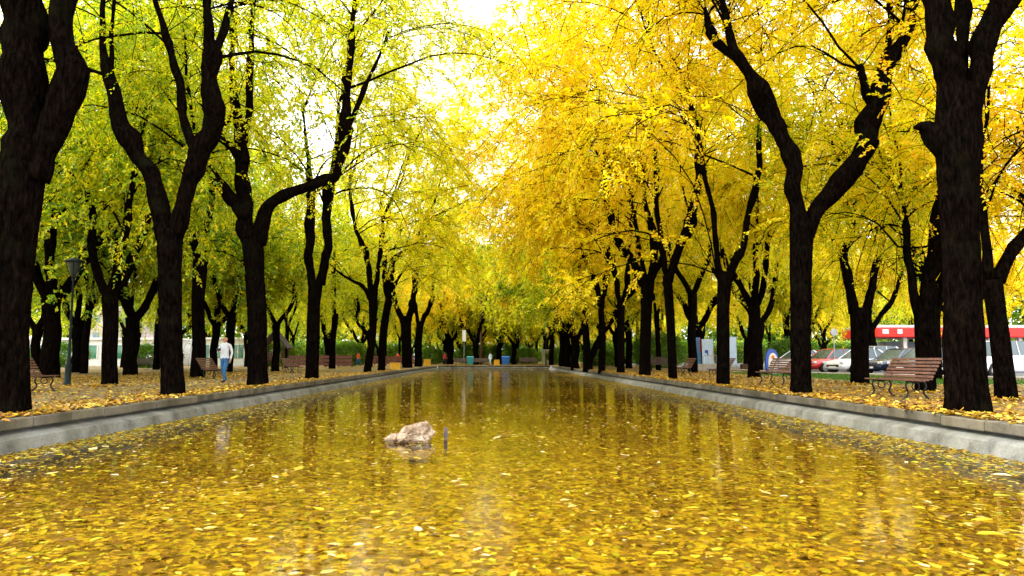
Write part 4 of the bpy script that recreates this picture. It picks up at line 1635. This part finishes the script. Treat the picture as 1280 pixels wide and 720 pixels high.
def park(car, y, back=.0, lab=None, turn=0.0, first=False):
    xe = 22.8 - .4 * (y - 32)
    cxx = xe + (2.5 + back) * .93
    cyy = y + (2.5 + back) * .37
    if first:
        car.location = (cxx, cyy, .004)
        car.rotation_euler = (0, 0, rzc + turn)
        return car
    return dup(car, (cxx, cyy, .004), rzc + turn, lab, GC)


cw = make_car('white car with alloy wheels at the right frame edge', M['car_white'], 'suv')
park(cw, 33.4, -.6, first=True)
cn = make_car('dark navy car between the nearest right bench and the thick right trunk', M['car_navy'], 'hatch')
park(cn, 35.0, .2, first=True)
cb = make_car('black car whose nose shows above the left end of the nearest right bench', M['car_black'], 'hatch')
park(cb, 37.2, .0, first=True)
cs = make_car('dark blue sedan between the black car and the white car', M['car_navy'], 'sedan')
park(cs, 39.2, .6, first=True)
cw2 = make_car('white car with a long sloping nose beside the red car', M['car_white'], 'sedan')
park(cw2, 41.3, .3, first=True)
cr = make_car('bright red car in the row of parked cars', M['car_red'], 'hatch')
park(cr, 43.6, .5, first=True)
park(cw2, 46.4, .9, 'pale car at the far end of the row, behind the red one')
cs2 = make_car('white tall car in the second row behind the dark cars', M['car_white'], 'suv')
cs2.location = (26.2, 49.5, .004)
cs2.rotation_euler = (0, 0, rzc)
c3 = make_car('silver car behind the white car at the right frame edge', M['car_silver'], 'hatch')
c3.location = (33.0, 46.0, .004)
c3.rotation_euler = (0, 0, rzc)

# ------------------------------------------------------------------ red canopy (filling station) across the road
Yp = 78.0
a0, a1 = at(1096, 424, Yp), at(1300, 424, Yp)
zc0, zc1 = 3.2, 4.25
r = thing('filling_station', 'red canopy on white columns with a glazed shop beneath, across the road', 'building', (a0[0], Yp, 0))
wS = a1[0] - a0[0]
p = MB()
p.box((wS / 2, 4, (zc0 + zc1) / 2), (wS, 8, zc1 - zc0), bev=.1)
p.build('canopy', M['red'], r)
p = MB()
p.box((wS / 2, 4, zc1 + .16), (wS * .985, 7.8, .28), bev=.05)
p.build('roof_edge', M['white'], r)
for k, x in enumerate((1.0, 2.6)):
    p = MB()
    p.box((x, -.03, (zc0 + zc1) / 2 + .1), (.55 if k else .7, .08, .5), bev=.03)
    p.build('fascia_sign', M['white'], r)
for x in (3.6, 6.2, 9.0, 13.2, 16.6):
    p = MB()
    p.box((x, 1.0, zc0 / 2), (.42, .42, zc0 - .01), bev=.03)
    p.build('column', M['white'], r)
p = MB()
p.box((wS / 2 + 2, 7.6, 1.45), (wS - 4.5, 3.2, 2.88), bev=.03)
p.build('shop_wall', plain('shop_wall_paint', (.30, .38, .43), .6), r)
for k in range(6):
    p = MB()
    p.box((5.6 + k * 2.3, 5.985, 1.35), (1.9, .06, 1.7), bev=.02)
    p.build('window', M['shopglass'], r)
for x in (1.6, 3.0, 11.5):
    p = MB()
    p.box((x, .9, .95), (.95, .6, 1.88), bev=.05)
    po = p.build('fuel_pump', M['darkred'], r)
    q = MB()
    q.box((x, .58, 1.35), (.6, .04, .45), bev=.01)
    q.build('pump_panel', M['white'], po)
p = MB()
p.box((a0[0] + wS * .72, Yp - 4, 1.65), (7.5, .1, 1.0), bev=.02)
for x in (-3.4, 0, 3.4):
    p.tube([(a0[0] + wS * .72 + x, Yp - 4, 0), (a0[0] + wS * .72 + x, Yp - 4, 1.3)], .05, 8)
tag(p.build('advertising_hoarding', M['red']), 'long red hoarding on posts below the canopy', 'hoarding')


# ------------------------------------------------------------------ left background buildings
def low_building(label, x0, x1, Y, h, nwin, mat, seed=0, door=None):
    r = thing('white_building', label, 'building', ((x0 + x1) / 2, Y, 0))
    w = x1 - x0
    p = MB()
    p.box((0, 3, h / 2), (w, 6, h), bev=.04)
    p.build('wall', mat, r)
    p = MB()
    p.box((0, 3, h + .12), (w + .5, 6.5, .24), bev=.04)
    p.build('roof', M['white'], r)
    st = w / nwin
    for k in range(nwin):
        x = -w / 2 + st * (k + .5)
        q = MB()
        if door is not None and k == door:
            q.box((x, -.03, 1.1), (st * .42, .08, 2.2), bev=.02)
            q.build('door', M['green'], r)
            continue
        q.box((x, -.03, h * .55), (st * .68, .08, h * .5), bev=.02)
        wo = q.build('window', M['greenglass'], r)
        q = MB()
        for s in (-1, 1):
            q.box((x + s * st * .36, -.06, h * .55), (.12, .1, h * .54))
        q.box((x, -.06, h * .55), (.07, .1, h * .5))
        q.build('frame', M['white'], wo)
    return r


low_building('long low white building with green tinted windows behind the left wood', -62, -36.6, 84, 3.0, 9, M['white'])
low_building('white pavilion with green windows behind the walking man', -35.2, -27.2, 86, 3.1, 4, M['white'], door=3)
r = thing('apartment_block', 'pinkish pale block rising above the low white building', 'building', (at(128, 440, 120)[0], 120, 0))
p = MB()
p.box((0, 4, 4.6), (10, 8, 9.2), bev=.05)
p.build('wall', M['pink'], r)
p = MB()
p.box((0, 4, 9.35), (10.5, 8.5, .3))
p.build('roof', M['white'], r)
for k in range(4):
    for j in range(3):
        q = MB()
        q.box((-3.6 + k * 2.4, -.02, 1.6 + j * 2.9), (1.1, .06, 1.3), bev=.02)
        q.build('window', M['shopglass'], r)

# play hut
Yh = 62.0
a, b = at(350, 414, Yh), at(362, 434, Yh)
r = thing('play_hut', 'small timber play hut with a steep dark roof beside a slim tree', 'play hut', (a[0] - .3, Yh, 0))
hw = 1.25
p = MB()
p.prism([(-hw, b[2] - .05), (0, a[2]), (hw, b[2] - .05), (hw - .08, b[2] - .16), (0, a[2] - .14), (-hw + .08, b[2] - .16)], -.9, .9, axes='xzy')
p.build('roof', M['roofslate'], r)
for sx in (-1, 1):
    for sy in (-1, 1):
        p = MB()
        p.box((sx * .85, sy * .75, (b[2] + .1) / 2), (.11, .11, b[2] + .1), bev=.01)
        p.build('post', M['pole_wood'], r)
p = MB()
p.box((0, 0, .75), (1.85, 1.65, .08), bev=.01)
for k in range(6):
    p.box((-.75 + k * .3, -.83, 1.05), (.2, .04, .6), bev=.01)
p.build('platform', M['pole_wood'], r)
p = MB()
p.tube([(.9, 0, .85), (1.3, 0, .6), (1.9, 0, .22), (2.3, 0, .12)], [.06] * 4, 6)
p.box((1.55, 0, .45), (1.5, .5, .05), rot=Matrix.Rotation(R(27), 3, 'Y'), bev=.01)
p.build('slide', M['brownred'], r)

# brown fence on the left
for i, (x0, x1, Y, lab) in enumerate([(357, 440, 74, 'low reddish brown board fence right of the play hut'), (441, 522, 92, 'low brown board fence behind the close trunk pair')]):
    a, b = at(x0, 450, Y), at(x1, 450, Y)
    r = thing('board_fence', lab, 'fence', (a[0], Y, 0))
    w = b[0] - a[0]
    p = MB()
    for k in range(3):
        p.box((w / 2, 0, .32 + k * .36), (w, .05, .28), bev=.01)
    p.build('boards', M['brownred'], r)
    nP = int(w / 1.6) + 1
    for k in range(nP + 1):
        q = MB()
        q.box((w * k / nP, .08, .65), (.11, .1, 1.3), bev=.01)
        q.build('post', M['pole_wood'], r)

# far end: bins, yellow blocks, kiosk
def bin_(label, px, Y, mat, w=.75, h=1.15):
    a = at(px, 450, Y)
    r = thing('waste_bin', label, 'bin', (a[0], Y, 0), 0, 'bins beyond the basin')
    p = MB()
    v = [(-w / 2, -.35, .1), (w / 2, -.35, .1), (w / 2, .35, .1), (-w / 2, .35, .1)]
    t = [(x * 1.14, y * 1.14, h) for x, y, _ in v]
    p.add(v + t, [(3, 2, 1, 0), (4, 5, 6, 7), (0, 1, 5, 4), (1, 2, 6, 5), (2, 3, 7, 6), (3, 0, 4, 7)])
    p.build('container', mat, r)
    p = MB()
    p.prism([(-.44, h + .01), (.44, h + .01), (.40, h + .09), (-.36, h + .13)], -w * .6, w * .6, axes='yzx')
    p.build('lid', mat, r)
    for s in (-1, 1):
        p = MB()
        p.lathe([(.02, -.03), (.1, -.03), (.1, .03), (.02, .03)], (s * w * .42, .3, .1), 12, 'x')
        p.build('wheel', M['rubber'], r)
    return r


bin_('teal wheeled bin beyond the far end of the basin', 588, 97, M['teal'], .75, 1.05)
bin_('bright blue wheeled bin beyond the basin, right of the person in pale clothes', 632, 96, M['blue'], .9, 1.05)
for px, py, w, h, Y, lab in [(494, 452, .8, .5, 60, 'yellow block on the ground between the close trunk pair and the stout trunk'),
                             (534, 455, .8, .75, 88.2, 'yellow upright block at the far left corner of the basin'),
                             (621, 452, .7, .7, 93, 'orange yellow crate beyond the middle of the basin end')]:
    a = at(px, py, Y)
    p = MB()
    p.box((0, 0, h / 2), (w, .6, h), bev=.04)
    p.box((0, -.302, h * .6), (w * .7, .03, h * .25), bev=.01)
    p.box((0, 0, h + .02), (w * 1.06, .66, .05), bev=.015)
    o = p.build('yellow_block', M['yellow'])
    o.location = (a[0], Y, 0)
    tag(o, lab, 'block')

a, b = at(678, 450, 110), at(695, 450, 110)
r = thing('kiosk', 'small cream kiosk with a dark green shutter beyond the right corner of the basin', 'kiosk', ((a[0] + b[0]) / 2, 110, 0))
w = b[0] - a[0]
p = MB()
p.box((0, 1, 1.05), (w, 2, 2.1), bev=.03)
p.build('wall', M['offwhite'], r)
p = MB()
p.box((0, .9, 2.17), (w + .3, 2.5, .14), bev=.03)
p.build('roof', M['white'], r)
p = MB()
p.box((.1, -.03, 1.15), (w * .6, .06, .9), bev=.02)
p.build('shutter', M['post_green'], r)


# ------------------------------------------------------------------ hedges
def hedge_mesh(seed, n=9000, size=(3.2, 1.2, 1.5)):
    rg = np.random.default_rng(seed)
    u = rg.normal(0, 1, (n, 3))
    u /= np.linalg.norm(u, axis=1)[:, None]
    rr = rg.uniform(.35, 1, (n, 1)) ** .5
    bumps = 1 + .16 * np.sin(u[:, :1] * 7 + seed) * np.cos(u[:, 2:3] * 6) + .1 * np.sin(u[:, 1:2] * 11)
    P = np.sign(u) * np.abs(u) ** .75 * rr * bumps * np.array(size) / 2
    P[:, 2] += size[2] / 2
    P[:, 2] = np.maximum(P[:, 2], .03)
    D = u + rg.normal(0, .7, (n, 3))
    L = rg.uniform(.08, .17, n)
    return leaf_mesh('hedge', P, D, rg.normal(0, 1, (n, 3)), L, L * .55, M['hedge'])


hm = [hedge_mesh(3), hedge_mesh(8, 9000, (3.0, 1.6, 2.3))]
hl = [
    (-43, 74, 1, 'dark green shrub in front of the left end of the white building'),
    (-47.5, 77, 0, 'low dark shrub in the shade beyond the massive left trunk'),
    (-32.5, 70, 0, 'low dark hedge clump behind the dark bench in the left wood'),
    (-24.5, 82, 1, 'dark shrub left of the play hut'),
    (-17.5, 88, 1, 'dark shrub behind the reddish fence'),
    (12.5, 84, 0, 'low green hedge clump behind the long dark bench'),
    (16.0, 70, 1, 'green shrub behind the crowd barrier'),
    (22.0, 53, 1, 'dark green shrub behind the blue oval sign'),
    (9.8, 108, 1, 'green shrub right of the cream kiosk'),
    (-9.5, 110, 1, 'dark green shrub left of the stout trunk beyond the basin'),
    (-3.2, 116, 1, 'dark green shrub behind the teal bin'),
    (1.5, 120, 1, 'dark green shrub behind the bright blue bin'),
    (5.5, 122, 1, 'dark green shrub left of the cream kiosk'),
]
for i, (x, y, k, lab) in enumerate(hl):
    o = link('shrub', hm[k])
    o.location = (x, y, 0)
    o.rotation_euler = (0, 0, rng.uniform(-.3, .3))
    s = rng.uniform(1.0, 1.5)
    o.scale = (s * 1.2, s, s)
    o.color = (.0 + rng.uniform(-.08, .08),) * 3 + (1,)
    tag(o, lab, 'shrub', 'shrubs at the edges of the park')
# the wood that closes the view all round, far off
n = 150000
rg = np.random.default_rng(77)
a_ = rg.uniform(-1.15, 1.15, n)
rad_ = rg.uniform(185, 200, n)
P = np.stack([rad_ * np.sin(a_), rad_ * np.cos(a_), np.zeros(n)], 1)
top = 19 + 3.2 * np.sin(a_ * 31) + 2.0 * np.sin(a_ * 73 + 1) + 1.2 * np.sin(a_ * 151)
P[:, 2] = top * rg.uniform(0, 1, n) ** .8
L = rg.uniform(.7, 1.4, n)
o = link('far_wood', leaf_mesh('far_wood', P, rg.normal(0, 1, (n, 3)), rg.normal(0, 1, (n, 3)), L, L * .75, M['leaf']))
o.color = (.12, .12, .12, 1)
stuff(o, 'far-off green and yellow wood closing the view behind the park', 'wood')
# clipped hedge lines that close the park far off
for i, (x0, x1, y, lab) in enumerate([(-75, -16, 128, 'long clipped hedge closing the park far off on the left'), (-18, 20, 182, 'clipped hedge closing the avenue beyond the basin'), (17, 80, 128, 'long clipped hedge closing the park far off on the right')]):
    n = 42000
    rg = np.random.default_rng(90 + i)
    P = np.stack([rg.uniform(x0, x1, n), y + rg.uniform(-.7, .7, n), (2.4 if i == 1 else 3.4) * rg.uniform(0, 1, n) ** .8 * (1 + .2 * np.sin(np.linspace(0, 60, n)))], 1)
    L = rg.uniform(.22, .45, n)
    o = link('hedge', leaf_mesh('hedge_line', P, rg.normal(0, 1, (n, 3)), rg.normal(0, 1, (n, 3)), L, L * .7, M['hedge']))
    o.color = (.05, .05, .05, 1)
    tag(o, lab, 'hedge')


# ------------------------------------------------------------------ people
def skin_figure(name, joints, bones, parent, mats, zmat, sub=2):
    me = bpy.data.meshes.new(name + '_skeleton')
    keys = list(joints)
    me.from_pydata([joints[k][:3] for k in keys], [(keys.index(a), keys.index(b)) for a, b in bones], [])
    o = link(name, me, parent)
    o.modifiers.new('skin', 'SKIN')
    if not me.skin_vertices:
        bpy.context.view_layer.objects.active = o
    sv = me.skin_vertices[0].data
    for i, k in enumerate(keys):
        r = joints[k][3]
        sv[i].radius = (r, r) if not isinstance(r, tuple) else r
        sv[i].use_root = (k == 'pelvis')
    s = o.modifiers.new('sub', 'SUBSURF')
    s.levels = s.render_levels = sub
    dg = bpy.context.evaluated_depsgraph_get()
    dg.update()
    m2 = bpy.data.meshes.new_from_object(o.evaluated_get(dg))
    m2.name = name
    o.modifiers.clear()
    o.data = m2
    m2.materials.clear()
    for m in mats:
        m2.materials.append(m)
    for p in m2.polygons:
        p.material_index = zmat(p.center)
        p.use_smooth = True
    return o


def person(label, loc, rz, shirt, trousers, arms='walk', hair=None, detail=True, h=1.76):
    root = thing('person', label, 'person', loc, rz)
    # faces -y; x to the person's left (+x)
    J = {
        'pelvis': (0, 0, .95, (.155, .11)), 'belly': (0, -.01, 1.08, (.15, .115)), 'chest': (0, 0, 1.28, (.175, .12)), 'upper': (0, .01, 1.42, (.13, .09)),
        'neck': (0, -.005, 1.51, .058), 'jaw': (0, -.035, 1.58, .075), 'head': (0, -.03, 1.66, .092), 'crown_': (0, -.02, 1.73, .07),
        'nose': (0, -.135, 1.635, .014), 'nose0': (0, -.095, 1.645, .022),
    }
    B = [('pelvis', 'belly'), ('belly', 'chest'), ('chest', 'upper'), ('upper', 'neck'), ('neck', 'jaw'), ('jaw', 'head'), ('head', 'crown_'), ('head', 'nose0'), ('nose0', 'nose')]
    for s, n in ((1, 'l'), (-1, 'r')):
        J['ear' + n] = (s * .095, -.01, 1.645, .018)
        B.append(('head', 'ear' + n))
        fy = (-.20 if s > 0 else .16)
        J['hip' + n] = (s * .10, 0, .88, .098)
        J['knee' + n] = (s * .11, fy * .55 - .04, .50, .068)
        J['calf' + n] = (s * .11, fy * .75, .34, .062)
        J['ank' + n] = (s * .115, fy + (.02 if s > 0 else .10), .09 if s > 0 else .12, .045)
        J['heel' + n] = (s * .115, fy + (.04 if s > 0 else .13), .045 if s > 0 else .07, .04)
        J['toe' + n] = (s * .125, fy - .15 + (.0 if s > 0 else .08), .035, .036)
        B += [('pelvis', 'hip' + n), ('hip' + n, 'knee' + n), ('knee' + n, 'calf' + n), ('calf' + n, 'ank' + n), ('ank' + n, 'heel' + n), ('heel' + n, 'toe' + n)]
        J['sh' + n] = (s * .20, .01, 1.42, .062)
        if arms == 'camera' and s < 0:
            J['el' + n] = (s * .29, -.02, 1.14, .048)
            J['wr' + n] = (s * .13, -.24, 1.17, .032)
            hd = np.array((.55, -.55, .25))
        else:
            J['el' + n] = (s * .28, .04, 1.14, .046)
            J['wr' + n] = (s * .30, -.08, .90, .032)
            hd = np.array((.0, -.2, -1.0))
        hd = unit(hd)
        w = np.array(J['wr' + n][:3])
        sd = unit(np.cross(hd, (s, 0, .2)))
        pm = w + hd * .075
        J['palm' + n] = (*pm, (.034, .022))
        B += [('upper', 'sh' + n), ('sh' + n, 'el' + n), ('el' + n, 'wr' + n), ('wr' + n, 'palm' + n)]
        if detail:
            inn = unit(np.cross(sd, hd)) * s
            for q, (o_, ln) in enumerate([(-.030, .070), (-.010, .082), (.010, .078), (.028, .060)]):
                a = pm + hd * .03 + sd * o_
                m = a + hd * ln * .55 - inn * .006
                e = m + hd * ln * .35 - inn * .03
                for nm, pt, rr in (('a', a, .009), ('b', m, .0085), ('c', e, .007)):
                    J['f%d%s%s' % (q, nm, n)] = (*pt, rr)
                B += [('palm' + n, 'f%da%s' % (q, n)), ('f%da%s' % (q, n), 'f%db%s' % (q, n)), ('f%db%s' % (q, n), 'f%dc%s' % (q, n))]
            t0 = w + hd * .03 - sd * .034
            t1 = t0 + hd * .035 - sd * .022
            J['t0' + n] = (*t0, .011)
            J['t1' + n] = (*t1, .009)
            B += [('wr' + n, 't0' + n), ('t0' + n, 't1' + n)]

    def zm(c):
        if c.z > 1.525 and abs(c.x) < .16:
            return 0
        if c.z < .085:
            return 3
        hand = False
        for n in 'lr':
            w = Vector(J['wr' + n][:3])
            e = Vector(J['el' + n][:3])
            if (c - w).dot((w - e).normalized()) > -.005 and (c - w).length < .28 and (abs(c.x) > .18 or (arms == 'camera' and n == 'r' and c.y < -.18)):
                hand = True
        if hand:
            return 0
        if c.z < .93 and abs(c.x) < .25:
            return 2
        return 1
    skin_figure('body', J, B, root, [M['skin'], shirt, trousers, M['leather']], zm)
    for s in (-1, 1):
        e = MB()
        e.lathe([(.002, -.011), (.009, -.007), (.012, 0), (.009, .007), (.002, .011)], (s * .034, -.112, 1.672), 10, 'y')
        e.build('eye', M['leather'], root, smooth=True)
    if hair:
        hm_ = MB()
        th = np.linspace(0, np.pi / 2, 8)
        hm_.lathe([(.103 * math.cos(t) + .004, .10 * math.sin(t)) for t in th], (0, -.005, 1.675), 16)
        hm_.build('hair', hair, root, smooth=True)
    root.scale = (h / 1.79,) * 3
    return root


g_ = ground_at(280, 478)
man = person('bald man in pale shirt and blue jeans walking towards us, small camera in hand', tuple(g_), R(-14), M['shirt'], M['jeans'], 'camera')
Rz = Matrix.Rotation(R(-14), 3, 'Z')
hp = Vector(g_) + Rz @ Vector((-.03, -.36, 1.23))
p = MB()
p.box((0, 0, 0), (.13, .07, .09), bev=.012)
p.lathe([(.03, -.04), (.034, -.03), (.034, .04), (.028, .045)], (0, -.065, 0), 14, 'y')
o = p.build('camera_in_hand', M['leather'])
o.location = hp
o.rotation_euler = (0, 0, R(-14))
tag(o, 'small black camera held in the walking man\'s hand', 'camera')
hair = plain('dark_hair', (.02, .013, .01), .6)
for px, Y, rz, sh, tr, lab in [
    (448, 84, 60, M['orange'], M['blue'], 'distant person in an orange top and blue trousers by the left fence'),
    (497, 96, -20, plain('red_orange_coat', (.75, .08, .02), .8), M['darkcloth'], 'distant person in a red orange coat between trunks left of the basin'),
    (556, 98, 30, M['darkred'], M['darkcloth'], 'distant person in dark red beside the stout trunk beyond the basin'),
    (613, 96, -40, plain('pale_blue_jacket', (.45, .55, .62), .8), plain('pale_trousers', (.38, .48, .56), .8), 'distant person in pale blue clothes beyond the basin, between bench and bins'),
]:
    a = at(px, 450, Y)
    person(lab, (a[0], Y, 0), R(rz), sh, tr, 'walk', hair, detail=False, h=1.7)

# ------------------------------------------------------------------ light
W = bpy.data.worlds.new('World')
S.world = W
W.use_nodes = True
nt = W.node_tree
for n in list(nt.nodes):
    nt.nodes.remove(n)
out = nt.nodes.new('ShaderNodeOutputWorld')
bg = nt.nodes.new('ShaderNodeBackground')
sky = nt.nodes.new('ShaderNodeTexSky')
sky.sky_type = 'NISHITA'
sky.sun_disc = False
sky.sun_elevation = R(50)
sky.sun_rotation = R(-75)
sky.air_density = 1
sky.dust_density = 3
hs = nt.nodes.new('ShaderNodeHueSaturation')
hs.inputs['Saturation'].default_value = .12
mx = nt.nodes.new('ShaderNodeMixRGB')            # cloud layer over the clear sky
tc = nt.nodes.new('ShaderNodeTexCoord')
nz = nt.nodes.new('ShaderNodeTexNoise')
nz.inputs['Scale'].default_value = 2.2
nz.inputs['Detail'].default_value = 5
rp_ = ramp(nt, [(.3, (8.5, 8.7, 9.2)), (.7, (12, 12, 12))])
mx.inputs[0].default_value = .8
L = nt.links.new
L(tc.outputs['Generated'], nz.inputs['Vector'])
L(nz.outputs['Fac'], rp_.inputs['Fac'])
L(sky.outputs['Color'], hs.inputs['Color'])
L(hs.outputs['Color'], mx.inputs[1])
L(rp_.outputs['Color'], mx.inputs[2])
L(mx.outputs[0], bg.inputs['Color'])
bg.inputs['Strength'].default_value = .15
L(bg.outputs[0], out.inputs['Surface'])

sd = bpy.data.lights.new('sun', 'SUN')
sd.energy = 1.5
sd.angle = R(14)
sd.color = (1, .95, .86)
so = bpy.data.objects.new('sun', sd)
COL.objects.link(so)
az, el = R(-75), R(50)
d = Vector((math.sin(az) * math.cos(el), math.cos(az) * math.cos(el), math.sin(el)))
so.rotation_euler = d.to_track_quat('Z', 'Y').to_euler()
so.location = (0, 0, 40)

# ------------------------------------------------------------------ render settings
S.view_settings.view_transform = 'Standard'
S.view_settings.look = 'None'
S.view_settings.exposure = 1.7
S.view_settings.gamma = 1
S.view_settings.use_curve_mapping = False
S.render.engine = 'CYCLES'
S.cycles.max_bounces = 8
S.cycles.diffuse_bounces = 7
S.cycles.glossy_bounces = 3
S.cycles.transmission_bounces = 4
S.cycles.transparent_max_bounces = 6
S.cycles.caustics_reflective = False
S.cycles.caustics_refractive = False
S.cycles.sample_clamp_indirect = 6
S.cycles.use_denoising = True
S.cycles.use_adaptive_sampling = False
